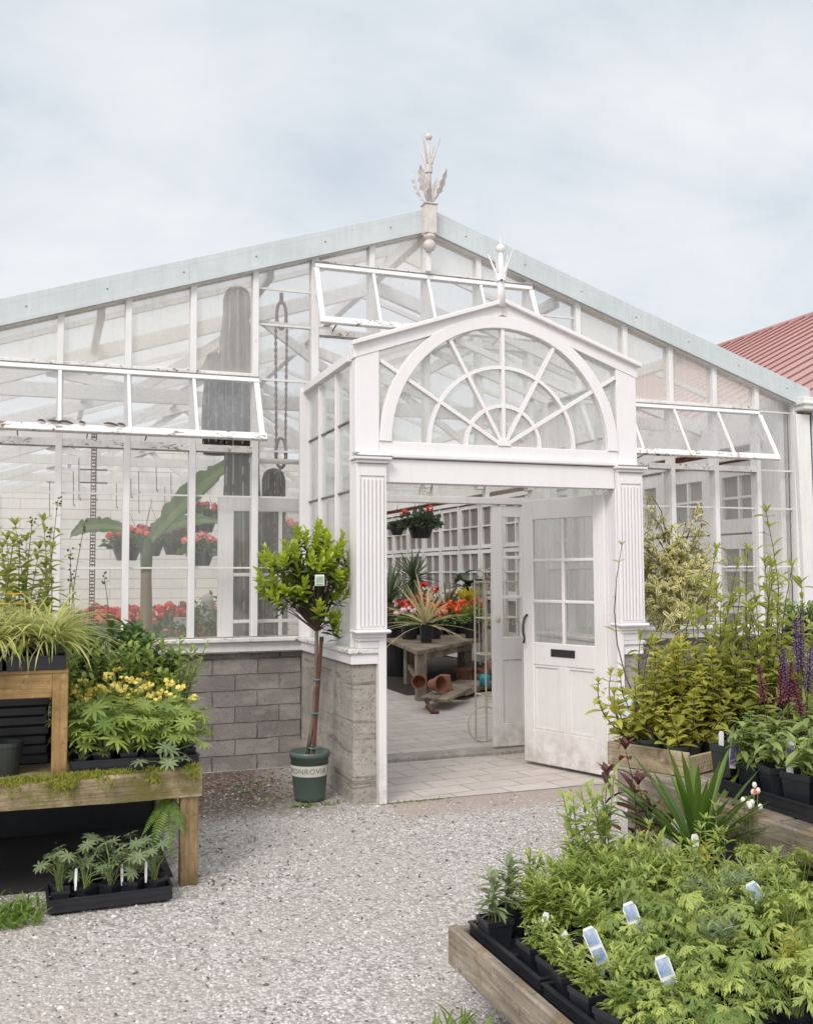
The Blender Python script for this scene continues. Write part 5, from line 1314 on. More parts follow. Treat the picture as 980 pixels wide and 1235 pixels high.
for x, y, s in [(-1.27, -4.74, .95), (-.98, -4.74, 1.05), (-1.14, -4.92, .95), (-.84, -4.86, 1.05), (-.62, -4.66, 1.1), (-1.02, -5.18, .9), (-.76, -5.16, 1.0)]: upr((x, y, zt), R.uniform(0, 6), None, s * .84)
mxs = [(feathery(.25, 12, 'lupin_grey', .085, .012, .11, 'blue grey feathery plant among the lime green delphiniums', 'blue grey plants on the low table', 'feathery_plant', 22), [(-.98, -5.05, 1), (-1.15, -5.35, .95), (-.80, -5.02, 1.0)]),
       (feathery(.24, 10, 'olive_leaf', .07, .016, .10, 'yellowing narrow leaved plant among the delphiniums', 'yellowing plants on the low table', 'feathery_plant', 20), [(-.72, -4.72, 1.0), (-1.0, -5.5, .9), (-.60, -5.4, 1.1)]),
       (feathery(.27, 9, 'salvia_leaf', .10, .022, .10, 'soft mid green plant with longer leaves among the delphiniums', 'mid green plants on the low table', 'leafy_perennial', 16), [(-1.22, -5.02, .85), (-.62, -4.98, .95), (-.9, -5.2, .9), (-1.32, -5.48, .7)])]
for proto, places in mxs:
    mm = Maker(proto)
    for x, y, s in places: mm((x, y, zt), R.uniform(0, 6), None, s * .82)
st1 = feathery(.17, 4, 'lupin_grey', .085, .019, .04, 'lone grey green plant with upright lance leaves in the outermost tray corner', None, 'stock_plant', 12, droop=.8); st1.location = (-1.585, -4.70, zt)
st2 = feathery(.19, 5, 'lupin_grey', .09, .018, .06, 'upright lance leaved plant, second from the outer tray corner', None, 'stock_plant', 12, droop=.6); st2.location = (-1.50, -4.62, zt)
st3 = feathery(.22, 5, 'feather_leaf', .09, .016, .06, 'spiky light green plant on the table back edge, third from the outer corner', None, 'stock_plant', 13, droop=.6); st3.location = (-1.40, -4.61, zt)
ep = thing('seedling_pot', 'black pot of dark soil with two small seedlings and a white label', 'potted plant', (0, 0, 0), None, True); square_pot(ep, .11, .11); fo = MB()
for i in range(26): fo.leaf((.02 + rv(.03), rv(.03), .09), up(1), up(.6), .04, .008, .6, .2, 3)
foliage(ep, fo, 'feather_leaf'); ep.location = (-1.43, -5.06, zt); ep.scale = (1.25, 1.25, 1)
sm = feathery(.09, 12, 'feather_leaf', .042, .011, .06, 'small low tufted plant at the tray edge, hanging over the wooden side', None, 'tufted_plant', 12, droop=1.1); sm.location = (-1.56, -4.96, zt)
tfm = Maker(feathery(.10, 11, 'feather_leaf', .045, .011, .065, 'small tufted seedling in the row along the wooden edge of the low table', 'seedlings along the table edge', 'tufted_plant', 13))
for x, y in [(-1.57, -5.20), (-1.575, -5.33), (-1.46, -5.34), (-1.575, -5.47), (-1.56, -5.10)]: tfm((x, y, zt), R.uniform(0, 6), None, 1.0)
sm2 = feathery(.10, 10, 'feather_leaf', .045, .009, .07, 'small ferny plant between the blue and white labels', None, 'tufted_plant', 14); sm2.location = (-1.42, -5.28, zt)
sm3 = feathery(.12, 10, 'feather_leaf', .045, .009, .07, 'small ferny plant at the table edge nearest the camera', None, 'tufted_plant', 14); sm3.location = (-1.40, -5.52, zt)
label_card((-1.475, -4.84, .34), .075, .022, -.5, .15, 'small white label beside the lone lance leaved plant', [(.25, .55, 'label_grey')], roll=.2)
label_card((-1.478, -5.02, .335), .08, .026, -.6, .1, 'white label with a dark picture in the seedling pot', [(.3, .78, 'label_grey')], roll=-.2)
bwp = [(.04, .55, 'label_blue'), (.62, .95, 'label_blue')]
for i, (p, lb) in enumerate([((-1.44, -5.20, .335), 'large blue and white plant label leaning at the table edge, farthest of three'), ((-1.27, -5.14, .37), 'blue and white plant label half hidden among delphinium leaves'), ((-1.37, -5.46, .33), 'large blue and white plant label nearest the camera'), ((-.80, -5.18, .40), 'blue and white plant label high among the large delphinium leaves')]):
    label_card(p, .15, .045, -.35 + rv(.2), .12, lb, bwp, roll=-.42 + rv(.1))
label_card((-.66, -4.60, .44), .10, .030, -.2, .15, 'plain rounded white label standing before the strap leaves', roll=-.1)
ap_ = feathery(.44, 7, 'delph_leaf', .085, .02, .09, 'tall bright leafy plant at the back edge of the low table', None, 'leafy_perennial', 22); ap_.location = (-1.08, -4.60, zt)
ap2 = feathery(.38, 8, 'delph_leaf', .085, .02, .10, 'bright leafy plant beside the tall one at the table back edge', None, 'leafy_perennial', 20); ap2.location = (-1.20, -4.60, zt)
mr = tallstems([(.04, .0, .82), (.12, .03, .66), (-.05, .02, .52), (.0, .08, .70), (.16, .0, .55)], 'maroon_leaf', .14, .055, 'dark maroon leaved plant standing between the low table and the door', None, 'maroon_plant', .075, (.18, .1), 'stem_dark', True, base=.1, droop=1.0); mr.location = (-.80, -4.25, 0)
sl = spiky('deep green strap leaved plant fanning up in front of the grey bench', 42, .42, .026, 'strap_leaf', 0, (.13, .08), .5, .35, 'strap_leaved_plant'); sl.location = (-.54, -4.43, .25); sl.scale = (1.2,) * 3
us = thing('upturned_crate', 'dark low crate on the gravel carrying the strap leaved plant', 'crate', (-.52, -4.42, 0)); MB().box(-.70, -.36, -4.52, -4.2, 0, .235).build('crate_box', M['grey_wood'], us, .006)
wb = thing('budded_plant', 'leafy plant with a cluster of small white and pinkish buds', 'flowering plant', (0, 0, 0), None, True); square_pot(wb, .1, .1); fo = MB(); st = MB()
for i in range(16): fo.lobed((rv(.1), rv(.1), R.uniform(.2, .42)), up(.5), .05, 5)
for i in range(9):
    p = V((rv(.05), rv(.05), R.uniform(.36, .47))); st.tube([(0, 0, .09), p], .002, 4, False); MB().ball(p, .010, 8, 1.3).build('bud', M['bud_white'], wb, smooth=True)
foliage(wb, fo, 'delph_leaf'); st.build('stems', M['stem_green'], wb); b = MB(); bloom(b, (-.02, -.04, .43), .012, 5, .012); b.build('flower', M['coral_petal'], wb); wb.location = (-.42, -4.62, zt)
# ------------------------------------------------------------------ inside the glasshouse
pt = thing('potting_table', 'long worn wooden table of potted plants inside the greenhouse', 'table', (1.2, 3.35, 0))
TP = [(1.15, 3.27), (2.86, 5.09), (3.70, 7.6), (1.9, 7.6)]
def ptable():
    z0, z1 = .575, .63; b = MB(); n = 4
    b.add([(x, y, z0) for x, y in TP] + [(x, y, z1) for x, y in TP], [(3, 2, 1, 0), (4, 5, 6, 7)] + [(i, (i + 1) % 4, (i + 1) % 4 + 4, i + 4) for i in range(4)])
    b.build('table_top', M['table_wood'], pt, .006)
    for x, y in ((1.27, 3.48), (1.75, 5.2), (2.55, 5.0), (2.1, 7.2), (3.3, 6.9)): MB().box(x - .06, x + .06, y - .06, y + .06, 0, .574).build('leg', M['grey_post'], pt, .005)
    MB().bar((1.3, 3.5, .53), (2.6, 4.95, .53), .04, .08).build('apron', M['grey_wood'], pt)
    MB().bar((1.27, 3.52, .25), (1.75, 5.2, .25), .04, .07).build('stretcher', M['grey_wood'], pt)
ptable()
ZT = .631
def put(o, x, y, z=ZT, rz=0): o.location = (x, y, z); o.rotation_euler.z = rz; return o
put(spiky('pale striped cordyline in a black pot at the table corner', 46, .75, .030, 'cordyline_leaf', 0, (.27, .10), -.1, .5, 'cordyline_plant'), 1.76, 4.54)
put(spiky('yucca with a round dark head of leaves on a short trunk', 130, .52, .030, 'yucca_leaf', .62, (.25, .16), -.9, .35, 'yucca_plant'), 2.42, 6.8)
put(spiky('dark spiky yucca half hidden by the porch pilaster', 80, .62, .04, 'yucca_leaf', .25, (.3, .17), -.3, .3, 'yucca_plant'), 1.84, 6.3)
put(spiky('bronze leaved flax with long drooping blades', 60, .62, .035, 'bronze_leaf', 0, (.25, .15), .1, .5, 'flax_plant'), 3.12, 7.1)
go = put(thing('croton_plant', 'bright golden yellow croton at the back of the table', 'plant', (0, 0, 0), None, True), 3.45, 7.0); round_pot(go, .22, .15); fo = MB()
for i in range(150):
    a = R.uniform(0, 6.28); fo.leaf((rv(.12), rv(.12), .25 + R.random() * .3), dirv(a, R.uniform(.3, 1.4)), (0, 0, 1), .24, .04, .4, .3, 3)
foliage(go, fo, 'gold_leaf')
bg_ = put(thing('philodendron_plant', 'large leaved dark green plant behind the golden croton', 'plant', (0, 0, 0), None, True), 3.6, 7.4); round_pot(bg_, .25, .16); fo = MB()
for i in range(26): a = i * 2.4; fo.leaf((0, 0, .5 + R.random() * .45), dirv(a, R.uniform(-.1, .6)), (0, 0, 1), .34, .16, .5, .2, 4)
foliage(bg_, fo, 'dusky_leaf')
def gput(label, petal, x, y, z=ZT, **k): return put(geranium(label, petal, **k), x, y, z, R.uniform(0, 6))
gput('pink and white geranium just left of the cordyline', 'pink_petal', 1.78, 5.25, r=.2, h=.18, heads=8, pot=(.24, .13), headr=.055)
gput('coral flowered geranium right of the cordyline', 'coral_petal', 2.12, 5.2, r=.2, h=.2, heads=7, pot=(.24, .13), headr=.06)
gput('bushy pot of dark leaves with small pink flowers at the table edge', 'pink_petal', 1.68, 5.75, r=.2, h=.24, heads=5, pot=(.26, .14), headr=.03, leafmt='dusky_leaf')
gput('bright green leafy plant without flowers at the table end', None, 2.72, 5.15, r=.24, h=.24, heads=0, pot=(.28, .14), leafmt='hebe_leaf', n=300)
G = 'orange geraniums in a row on the table'
og = Maker(geranium('orange flowered geranium in the row behind the cordyline', 'orange_petal', .2, .2, 11, (.22, .13), G, headr=.065))
for x, y in ((2.45, 5.95), (2.72, 6.05), (2.95, 6.2), (3.15, 6.5)): og((x, y, ZT), R.uniform(0, 6))
gput('scarlet geranium in front of the yucca trunk', 'red_petal', 2.2, 6.2, r=.2, h=.3, heads=8, pot=(.22, .13), headr=.06)
gput('tall scarlet geranium with its head above the cordyline tips', 'red_petal', 2.36, 6.0, r=.16, h=.46, heads=4, pot=(.22, .13), headr=.075)
gput('scarlet geranium at the pilaster side of the table', 'red_petal', 1.98, 6.0, r=.2, h=.26, heads=8, pot=(.22, .13), headr=.055)
gput('red geranium at the wall end of the orange row', 'red_petal', 3.2, 6.15, r=.18, h=.26, heads=6, pot=(.22, .13), headr=.06)
# things under and beside the table
tb = thing('black_tub', 'big black round tub on the ground under the table', 'tub', (2.1, 6.4, 0)); MB().lathe([(.001, .01), (.33, .01), (.40, .45), (.43, .46), (.43, .5), (.39, .5), (.001, .42)], 28, (2.1, 6.4, 0)).build('tub', M['black_plastic'], tb)
sd = thing('wooden_sled', 'old rusty plant dolly with a curved runner in front of the table', 'dolly', (1.5, 3.2, 0))
MB().bar((1.02, 2.62, .13), (1.55, 3.35, .13), .20, .035).build('deck', M['table_wood'], sd); MB().bar((1.15, 2.55, .12), (1.75, 3.2, .16), .16, .03).build('deck', M['table_wood'], sd)
MB().tube([(1.02, 2.62, .12), (.97, 2.5, .14), (.95, 2.42, .08), (.98, 2.36, .03), (1.05, 2.34, .02)], [.03, .035, .035, .03, .02], 8).build('runner', M['rust'], sd)
for x, y in ((1.62, 2.55), (1.85, 3.0)): MB().lathe([(.02, -.03), (.14, -.03), (.15, -.015), (.15, .015), (.14, .03), (.02, .03)], 20).build('wheel', M['rust'], sd).matrix_local = Matrix.Translation((x - 1.5, y - 3.2, .15)) @ Matrix.Rotation(PI / 2, 4, 'Y') @ Matrix.Rotation(0, 4, 'Z')
def clay(label, p, s, rot=(0, 0, 0)):
    t = thing('clay_pot', label, 'pot', (0, 0, 0), None, True)
    MB().lathe([(.001, 0), (.06, 0), (.085, .14), (.098, .14), (.1, .18), (.09, .18), (.078, .1), (.05, .02), (.001, .02)], 20).build('pot', M['terracotta'], t, smooth=False)
    t.location = p; t.rotation_euler = rot; t.scale = (s,) * 3
clay('terracotta pot lying on its side with the mouth facing out', (1.22, 3.0, .25), 1.0, (1.45, 0, .35)); clay('terracotta pot standing upside down on the dolly', (1.45, 3.15, .34), 1.15, (PI, 0, 0)); clay('small terracotta pot lying behind the sideways one', (1.17, 3.22, .25), .9, (1.4, 0, -.5))
clay('large terracotta pot on the ground deep under the table', (2.5, 5.0, .0), 1.35); clay('terracotta pot beside the large one under the table', (2.72, 4.9, .0), 1.2, (0, .25, 0)); clay('terracotta pot tipped over under the table end', (2.95, 5.3, .12), 1.2, (1.3, 0, 2))
wc = thing('watering_can', 'teal plastic watering can under the table end', 'watering can', (2.15, 3.75, .18)); MB().lathe([(.001, 0), (.10, 0), (.11, .16), (.08, .22), (.05, .23)], 20, (2.15, 3.75, .12)).build('body', M['teal_plastic'], wc, smooth=True)
MB().tube([(2.07, 3.68, .17), (1.95, 3.58, .30), (1.9, 3.54, .36)], [.03, .018, .015], 8).build('spout', M['teal_plastic'], wc); MB().tube([(2.25, 3.8, .18), (2.32, 3.85, .28), (2.24, 3.8, .40), (2.14, 3.74, .36)], .014, 6).build('handle', M['teal_plastic'], wc); wc.scale = (.62,) * 3; wc.location = (2.24, 3.72, .16)
bx = thing('low_pallet', 'weathered low pallet under the wooden table', 'pallet', (2.0, 3.9, 0)); MB().bar((1.6, 3.45, .09), (2.4, 4.3, .09), .5, .06).build('boards', M['grey_wood'], bx)
rk = thing('plant_rack', 'cream wrought iron plant rack with scrolls beside the side door', 'rack', (.93, .62, 0))
def rack():
    cx, cy, w = .95, .62, .17
    for sx in (-1, 1):
        for sy in (-1, 1): MB().tube([(cx + sx * w, cy + sy * .12, 0), (cx + sx * w, cy + sy * .12, 1.5)], .009, 6).build('upright', M['cream_metal'], rk)
    for z in (.42, .8, 1.14, 1.48):
        s = MB()
        for sy in (-1, 1): s.tube([(cx - w, cy + sy * .12, z), (cx + w, cy + sy * .12, z)], .007, 6)
        for sx in (-1, 1): s.tube([(cx + sx * w, cy - .12, z), (cx + sx * w, cy + .12, z)], .007, 6)
        for k in range(7): x = cx - w + 2 * w * (k + .5) / 7; s.tube([(x, cy - .12, z), (x, cy + .12, z)], .004, 5)
        for k in range(4):
            x = cx - w + 2 * w * (k + .5) / 4; s.tube([(x + .035 * math.cos(a) * (1 - a / 9), cy - .122, z - .045 + .035 * math.sin(a) * (1 - a / 9)) for a in [q * .55 for q in range(14)]], .004, 4, False)
        s.build('shelf', M['cream_metal'], rk)
    for k in range(9):
        x = cx - w + 2 * w * k / 8; MB().tube([(x, cy + .12, .8), (x, cy + .12, 1.48)], .004, 5).build('back_rod', M['cream_metal'], rk)
    s = MB()
    for k in range(3): s.tube([(cx - .1 + k * .1 + .06 * math.cos(a) * (1 - a / 12), cy + .12, 1.56 + .06 * math.sin(a) * (1 - a / 12)) for a in [q * .5 for q in range(18)]], .005, 5, False)
    s.build('crest_scrolls', M['cream_metal'], rk)
    MB().tube([(cx - w - .03 + .16 * math.cos(a), cy - .13, .17 + .16 * math.sin(a)) for a in [q * PI / 12 for q in range(25)]], .008, 5, False).build('wheel', M['cream_metal'], rk)
rack()
# hanging baskets
def basket(label, petal, x, y, z, s=1, heads=7, leafmt='geranium_leaf'):
    t = geranium(label, petal, .22, .15, heads, (.18, .17), None, 'hanging_basket', leafmt, 230, True, .05, L=.06); t['category'] = 'hanging basket'
    t.location = (x, y, z); t.scale = (s,) * 3; return t
basket('large dark hanging basket with one red bloom, in the porch doorway', 'red_petal', .79, 2.2, 1.95, .95, 2, 'dusky_leaf')
basket('small hanging basket behind the larger one in the doorway', 'red_petal', .94, 3.4, 2.03, .55, 0, 'dusky_leaf')
B = [(-2.24, 3.4, 1.72, 'orange_petal', 'hanging basket of orange geraniums left of the banana stem'), (-1.93, 4.0, 1.78, 'crimson_petal', 'hanging basket of crimson geraniums behind the banana leaf'),
     (-1.62, 4.2, 1.80, 'crimson_petal', 'crimson hanging basket half hidden by the banana leaf'), (-1.33, 3.9, 2.06, 'crimson_petal', 'highest crimson hanging basket, between two window bars'), (-1.42, 3.5, 1.66, 'coral_petal', 'coral red hanging basket below the highest crimson one'),
     (-.78, 3.6, 1.74, 'coral_petal', 'coral red hanging basket behind the glazed door top'), (-.42, 3.8, 1.88, 'coral_petal', 'coral red hanging basket behind the porch corner')]
for x, y, z, p, lb in B: basket(lb, p, x, y, z, 1.0, 14)
# benches of geraniums behind the west windows
ib = thing('staging_bench', 'white slatted staging bench of geraniums behind the west windows', 'bench', (-2.2, 3.6, 0))
for k in range(5): MB().box(-3.6, -.75, 2.9 + k * .24, 2.9 + k * .24 + .19, .70, .73).build('slat', M['truss_paint'], ib)
legs(ib, [(-3.5, 3.0), (-.85, 3.0), (-3.5, 4.0), (-.85, 4.0), (-2.2, 3.0)], 0, .70, .07, 'truss_paint')
MB().box(-3.6, -.75, 2.86, 2.895, .62, .73).build('edge_board', M['truss_paint'], ib)
G = 'geraniums on the staging bench'
mk = Maker(geranium('coral pink geranium on the staging bench behind the west windows', 'coral_petal', .2, .22, 10, (.15, .1), G, headr=.05), geranium('scarlet geranium on the staging bench behind the west windows', 'red_petal', .2, .26, 10, (.15, .1), G, headr=.05), geranium('leafy geranium without flowers on the staging bench', None, .22, .3, 0, (.15, .1), G, n=220))
for i in range(9):
    for j in range(3): mk((-3.42 + i * .31 + rv(.05), 3.02 + j * .38 + rv(.04), .731), R.uniform(0, 6), None, R.uniform(.9, 1.15), R.choice((0, 0, 1, 2, 2)))
gm = MB()
for i in range(5200):
    x, y = R.uniform(-3.7, -.9), R.uniform(.45, 2.7); h = .55 + .25 * math.sin(x * 3 + y * 2) * math.sin(y * 3.1) + .3 * R.random() + .12 * y
    gm.leaf((x, y, h), up(1.3), up(.5), R.uniform(.05, .10), R.uniform(.02, .04), .6, .2, 3)
for i in range(700): x, y = R.uniform(-3.7, -.9), R.uniform(.5, 2.7); gm.tube([(x, y, 0), (x + rv(.05), y + rv(.05), .55 + .1 * y)], .004, 3, False)
tag(gm.build('bedding_foliage', M['geranium_leaf']), 'mass of low green bedding foliage behind the west windows', 'foliage', kind='stuff')
for i, (x, y, z, p) in enumerate([(-2.9, 1.8, 1.05, 'coral_petal'), (-2.6, 2.1, 1.1, 'coral_petal'), (-2.45, 2.3, 1.15, 'red_petal'), (-2.2, 2.2, 1.12, 'coral_petal'), (-1.75, 2.4, 1.15, 'red_petal'), (-1.5, 1.9, .98, 'coral_petal'), (-1.85, 1.6, .95, 'coral_petal')]):
    t = thing('flowering_clump', 'clump of %s blooms rising from the bedding foliage, %s' % (('coral pink' if p[0] == 'c' else 'scarlet'), ['farthest from the banana stem', 'one step nearer the banana stem', 'left of the banana stem', 'just behind the banana stem', 'right of the banana stem', 'by the glazed door edge', 'low between banana and door'][i]), 'flowers', (0, 0, 0), None, True)
    st = MB(); 
    for k in range(9):
        q = V((rv(.16), rv(.12), rv(.06))); b = MB(); bloom(b, q, .05, 14, .026); b.build('flower_head', M[p], t); st.tube([(q.x * .3, q.y * .3, -.5), q], .003, 4, False)
    st.build('stalks', M['stem_green'], t); t.location = (x, y, z)
bn = thing('banana_plant', 'young banana plant with one long tilted leaf behind the glass', 'plant', (-2.25, 1.0, 0))
def banana():
    MB().tube([(-2.23, 1.0, 0), (-2.24, 1.0, .9), (-2.25, 1.0, 1.55), (-2.25, 1.0, 1.72)], [.07, .06, .048, .05], 10).build('trunk', M['banana_stem'], bn, smooth=True)
    MB().tube([(-2.25, 1.0, 1.55), (-2.25, 1.0, 1.72), (-2.24, 1.0, 1.88)], [.047, .055, .03], 10).build('sheath', M['strap_leaf'], bn, smooth=True)
    b = MB(); b.leaf((-2.22, 1.0, 1.84), (.58, .10, .66), (-.6, -.75, .45), 1.22, .30, .15, .55, 30, .5, 1.0, .12, True, .3); b.build('leaf_blade', M['banana_leaf'], bn)
    b = MB(); b.tube([(-2.25, 1.0, 1.72), (-2.33, 1.0, 1.88), (-2.46, 1.02, 1.96)], [.03, .022, .014], 8); b.build('leaf_stalk', M['strap_leaf'], bn, smooth=True)
    b = MB(); b.leaf((-2.44, 1.02, 1.96), (-.9, .1, .20), (-.2, -.85, .5), .62, .20, 1.3, .5, 22, .8, 1.0, .2, True, .3); b.build('leaf_blade', M['banana_leaf'], bn)
    b = MB(); b.leaf((-2.2, 1.05, 1.9), (.75, .45, .42), (-.1, -.6, .8), 1.1, .3, .7, .3, 24, .8, 1.0, .2, True, .4); b.build('leaf_blade', M['banana_leaf'], bn)
banana()
def cactus(label, parts, ribs=11):
    t = thing('columnar_cactus', label, 'cactus', (parts[0][0], parts[0][1], 0))
    for x, y, z0, z1, r, lean in parts:
        b = MB(); n = ribs * 4; prof = []; m = 70
        for i in range(m + 1):
            s = i / m; z = z0 + (z1 - z0) * s; rr = r * (.82 + .18 * math.sin(PI * min(1, s * 1.3 + .1)))
            if z > z1 - r: q = (z - (z1 - r)) / r; rr *= math.sqrt(max(0, 1 - q * q)) if q < 1 else .02
            if i == m: z = z1; rr = .01
            prof.append((z, rr))
        prof[-2:-1] = [(z1 - r * .4, r * .8 * .9), (z1 - r * .13, r * .5 * .9)]
        vs = []; fs = []; eg = []
        for z, rr in prof:
            for j in range(n):
                a = 2 * PI * j / n; q = rr * (1 + .13 * math.cos(ribs * a)); eg.append(.5 if math.cos(ribs * a) > .75 and R.random() < .75 else 0.0); vs.append((x + lean * (z - z0) + q * math.cos(a), y + q * math.sin(a), z))
        for i in range(len(prof) - 1):
            for j in range(n): fs.append((i * n + j, i * n + (j + 1) % n, (i + 1) * n + (j + 1) % n, (i + 1) * n + j))
        fs.append(tuple((len(prof) - 1) * n + j for j in range(n)))
        b.add(vs, fs, .5, eg).build('column', M['cactus_skin'], t, smooth=True)
cactus('giant ribbed column cactus reaching up to the greenhouse roof', [(-1.47, .55, .3, 3.40, .165, -.012), (-1.545, .55, 3.25, 4.08, .135, 0), (-1.71, .62, 2.6, 3.50, .11, -.01)])
cactus('shorter rounded cactus behind the window bar under the chain', [(-1.20, .62, .6, 2.50, .115, 0)])
ch = thing('chain_hoist', 'rusty chain hanging in a long loop from a pulley behind the glass', 'chain hoist', (-1.2, .35, 3.8))
plain('chain_rust', (.20, .13, .10), (.12, .08, .065), .8, 30)
def hoist():
    MB().lathe([(.01, -.02), (.05, -.02), (.06, -.012), (.05, 0), (.06, .012), (.05, .02), (.01, .02)], 18).build('pulley', M['rust'], ch).matrix_local = Matrix.Translation((.0, 0, -.03)) @ Matrix.Rotation(PI / 2, 4, 'X')
    MB().tube([(-1.2 + .042 * math.cos(a), .345, 3.80 + .12 * math.sin(a)) for a in [q * PI / 10 for q in range(21)]], .014, 6, False).build('pulley_cheek', M['chain_rust'], ch)
    MB().bar((-1.2, .35, 3.90), (-1.2, .35, 4.0), .03, .02).build('pulley_block', M['rust'], ch)
    MB().tube([(-1.2 + .045 * math.cos(a), .345, 2.60 + .13 * math.sin(a)) for a in [q * PI / 10 for q in range(21)]], .014, 6, False).build('hook_block', M['chain_rust'], ch)
    for s in (-1, 1):
        b = MB(); n = 44
        for k in range(n):
            z = 3.76 - k * .028; x = -1.2 + s * (.05 - .012 * k / n); b.bar((x, .35, z), (x, .35, z - .030), *((.024, .010) if k % 2 else (.010, .024)))
        b.build('chain', M['chain_rust'], ch)
    MB().tube([(-1.2 + .045 * math.cos(a), .35, 2.62 + .14 * math.sin(a)) for a in [PI + q * PI / 8 for q in range(9)]], .010, 6).build('hook', M['iron'], ch)
hoist()
dp = thing('perforated_post', 'dark perforated steel post standing behind the west glass', 'post', (-2.68, 1.5, 0))
b = MB(); 
for s in (-1, 1): b.box(-2.68 + s * .021 - .004, -2.68 + s * .021 + .004, 1.5, 1.51, .0, 2.9)
for k in range(88): b.box(-2.697, -2.663, 1.5, 1.51, .3 + k * .03, .3 + k * .03 + .014)
for k in range(44): b.box(-2.684, -2.676, 1.499, 1.511, .3 + k * .06, .3 + k * .06 + .045)
b.build('post_body', M['rust'], dp)
for z in (2.40, 2.52, 2.9): MB().box(-2.80, -2.56, 1.495, 1.515, z, z + .012).build('cross_arm', M['iron'], dp)
gd = thing('glazed_door', 'old white glazed door standing inside against the west window', 'door', (-1.38, .12, 0))
def gdoor():
    x0, x1, y0, y1 = -1.77, -1.0, .10, .14; m = MB(); s = .125
    m.box(x0, x0 + s, y0, y1, .2, 2.2); m.box(x1 - .09, x1, y0, y1, .2, 2.2); m.box(x0 + s, x1 - .09, y0 + .001, y1 - .001, 2.08, 2.2); m.box(x0 + s, x1 - .09, y0 + .001, y1 - .001, .2, .5)
    for x in (-1.475, -1.255): m.box(x - .014, x + .014, y0 + .004, y1 - .004, .5, 2.08)
    for z in (.85, 1.18, 1.56): m.box(x0 + s, x1 - .09, y0 + .006, y1 - .006, z - .014, z + .014)
    m.build('door_frame', M['porch_paint'], gd, .003)
    MB().add([(x0 + s, .12, .5), (x1 - .09, .12, .5), (x1 - .09, .12, 2.08), (x0 + s, .12, 2.08)], [(0, 1, 2, 3)]).build('pane', M['old_glass'], gd)
gdoor()
ps = thing('stone_pedestal', 'pale stone garden statue among the bedding by the glazed door', 'statue', (-1.5, 2.4, 0)); MB().lathe([(.001, 0), (.2, 0), (.2, .1), (.1, .15), (.09, .75), (.17, .82), (.17, .88), (.06, .9), (.085, 1.0), (.10, 1.12), (.05, 1.22), (.065, 1.28), (.055, 1.34), (.001, 1.37)], 18, (-1.5, 2.4, 0)).build('statue_body', M['grey_stone'], ps, smooth=True)
cd = thing('notice_card', 'blank white card on a stick in the bedding right of the banana stem', 'sign', (-1.86, 1.6, 0)); MB().box(-1.94, -1.79, 1.595, 1.60, 1.06, 1.16).build('card', M['white_plastic'], cd); MB().bar((-1.86, 1.605, .5), (-1.86, 1.605, 1.12), .01, .006).build('stick', M['grey_wood'], cd)
for k in range(12):
    x, y, L = R.uniform(-3.6, -1.0), R.uniform(5, 11), R.uniform(.3, .9)
    t = thing('hanging_wire', 'thin dark wire hook hanging from the west roof bars', 'wire', (x, y, 3.2), 'wire hooks hanging from the roof'); MB().tube([(x, y, 3.2), (x + .01, y, 3.2 - L), (x + .03, y, 3.18 - L), (x + .03, y, 3.22 - L)], .006, 4).build('wire', M['iron'], t)
EXPO = 0.2
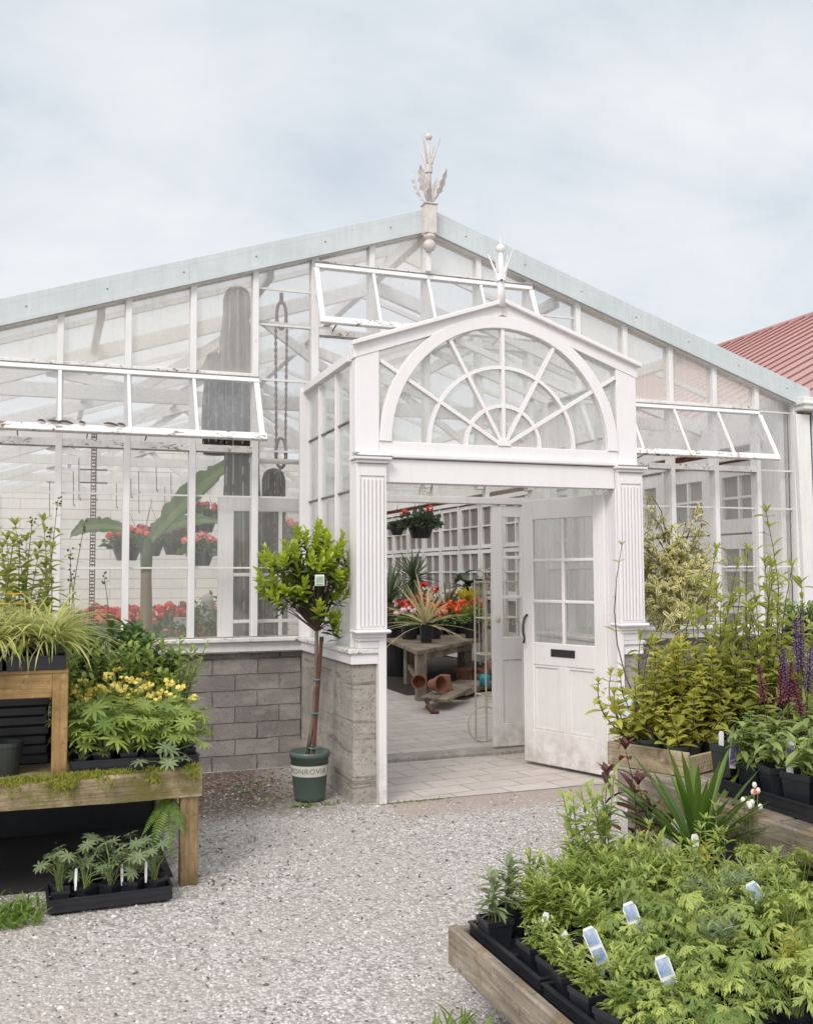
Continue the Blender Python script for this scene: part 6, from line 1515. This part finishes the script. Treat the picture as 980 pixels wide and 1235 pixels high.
# ------------------------------------------------------------------ daylight under a thin overcast
def world():
    w = bpy.data.worlds.new("World"); sc.world = w; w.use_nodes = True; t = NT.__new__(NT); t.t = w.node_tree; t.t.nodes.clear()
    out = t.n('ShaderNodeOutputWorld'); bg = t.n('ShaderNodeBackground')
    el, az = math.radians(42), math.radians(221)
    sky = t.n('ShaderNodeTexSky'); sky.sky_type = 'NISHITA'; sky.sun_disc = False; sky.sun_elevation = el; sky.sun_rotation = az; sky.dust_density = 2.5
    d = t.n('ShaderNodeTexCoord').outputs['Generated']
    xyz = t.n('ShaderNodeSeparateXYZ'); t.link(d, xyz.inputs[0]); z = xyz.outputs[2]
    den = t.math('ADD', t.math('MAXIMUM', z, 0), .28)
    uv = t.n('ShaderNodeCombineXYZ'); t.link(t.math('DIVIDE', xyz.outputs[0], den), uv.inputs[0]); t.link(t.math('DIVIDE', xyz.outputs[1], den), uv.inputs[1])
    n1 = t.noise(t.mapping(uv.outputs[0], (.9, 1.5, 1), (2.3, .4, 0)), 1.5, 8, .55, .5); n2 = t.noise(uv.outputs[0], 4.5, 6, .6, .3)
    f = t.math('ADD', t.math('MULTIPLY', n1, .75), t.math('MULTIPLY', n2, .25))
    cl = t.ramp(f, [(.35, CLOUD[0]), (.49, CLOUD[1]), (.66, CLOUD[2])])
    # overcast sky: brighter overhead and round the veiled sun
    sun = (math.cos(el) * math.sin(az), math.cos(el) * math.cos(az), math.sin(el))
    dt = t.n('ShaderNodeVectorMath'); dt.operation = 'DOT_PRODUCT'; t.link(d, dt.inputs[0]); dt.inputs[1].default_value = sun
    g = t.math('POWER', t.math('MAXIMUM', dt.outputs['Value'], 0), 2.0)
    zen = t.ramp(z, [(.5, 0), (.95, 1)])
    k = t.math('ADD', 1.0, t.math('ADD', t.math('MULTIPLY', g, SUNGLOW), t.math('MULTIPLY', zen, ZEN)))
    kc = t.n('ShaderNodeCombineXYZ')
    warm = t.math('SUBTRACT', k, 1.0)
    for i, q in enumerate((1.0, .93, .86)): t.link(t.math('ADD', 1.0, t.math('MULTIPLY', warm, q)), kc.inputs[i])
    cl = t.mix(1.0, cl, kc.outputs[0], 'MULTIPLY')
    c10 = t.mix(1.0, cl, (10, 10, 10), 'MULTIPLY')
    c = t.mix(.93, sky.outputs[0], c10)
    t.link(c, bg.inputs[0]); bg.inputs[1].default_value = .1; t.link(bg.outputs[0], out.inputs[0])
    L = bpy.data.lights.new('sun', 'SUN'); L.energy = SUN; L.angle = math.radians(20); L.color = (1, .925, .86)
    o = bpy.data.objects.new('sun', L); col.objects.link(o)
    o.rotation_euler = V(sun).to_track_quat('Z', 'Y').to_euler(); o.location = (0, -6, 9)
CLOUD = ((.575, .635, .70), (.695, .74, .785), (.81, .83, .85)); SUNGLOW = .9; ZEN = .55; SUN = 1.5
world()
cam = bpy.data.cameras.new('camera'); co = bpy.data.objects.new('camera', cam); col.objects.link(co); sc.camera = co
cam.sensor_fit = 'HORIZONTAL'; cam.sensor_width = 36; cam.lens = 36 * 1182.9 / 980; cam.clip_start = .05; cam.clip_end = 2000
ya, pi_, ro = .3516, .0622, -.0045
r = V((math.cos(ya), -math.sin(ya), 0)); F = V((math.sin(ya) * math.cos(pi_), math.cos(ya) * math.cos(pi_), math.sin(pi_))); U = r.cross(F)
r2 = r * math.cos(ro) + U * math.sin(ro); u2 = U * math.cos(ro) - r * math.sin(ro)
m = Matrix((r2, u2, -F)).transposed().to_4x4(); m.translation = V((-3.0743, -7.8825, 1.5678)); co.matrix_world = m
sc.view_settings.view_transform = 'Standard'; sc.view_settings.look = 'None'; sc.view_settings.exposure = EXPO; sc.view_settings.gamma = 1; sc.view_settings.use_curve_mapping = False
sc.cycles.max_bounces = 8; sc.cycles.transparent_max_bounces = 24; sc.cycles.diffuse_bounces = 3; sc.cycles.glossy_bounces = 3; sc.cycles.transmission_bounces = 4
sc.cycles.sample_clamp_indirect = 6; sc.cycles.caustics_reflective = False; sc.cycles.caustics_refractive = False; sc.cycles.use_denoising = True
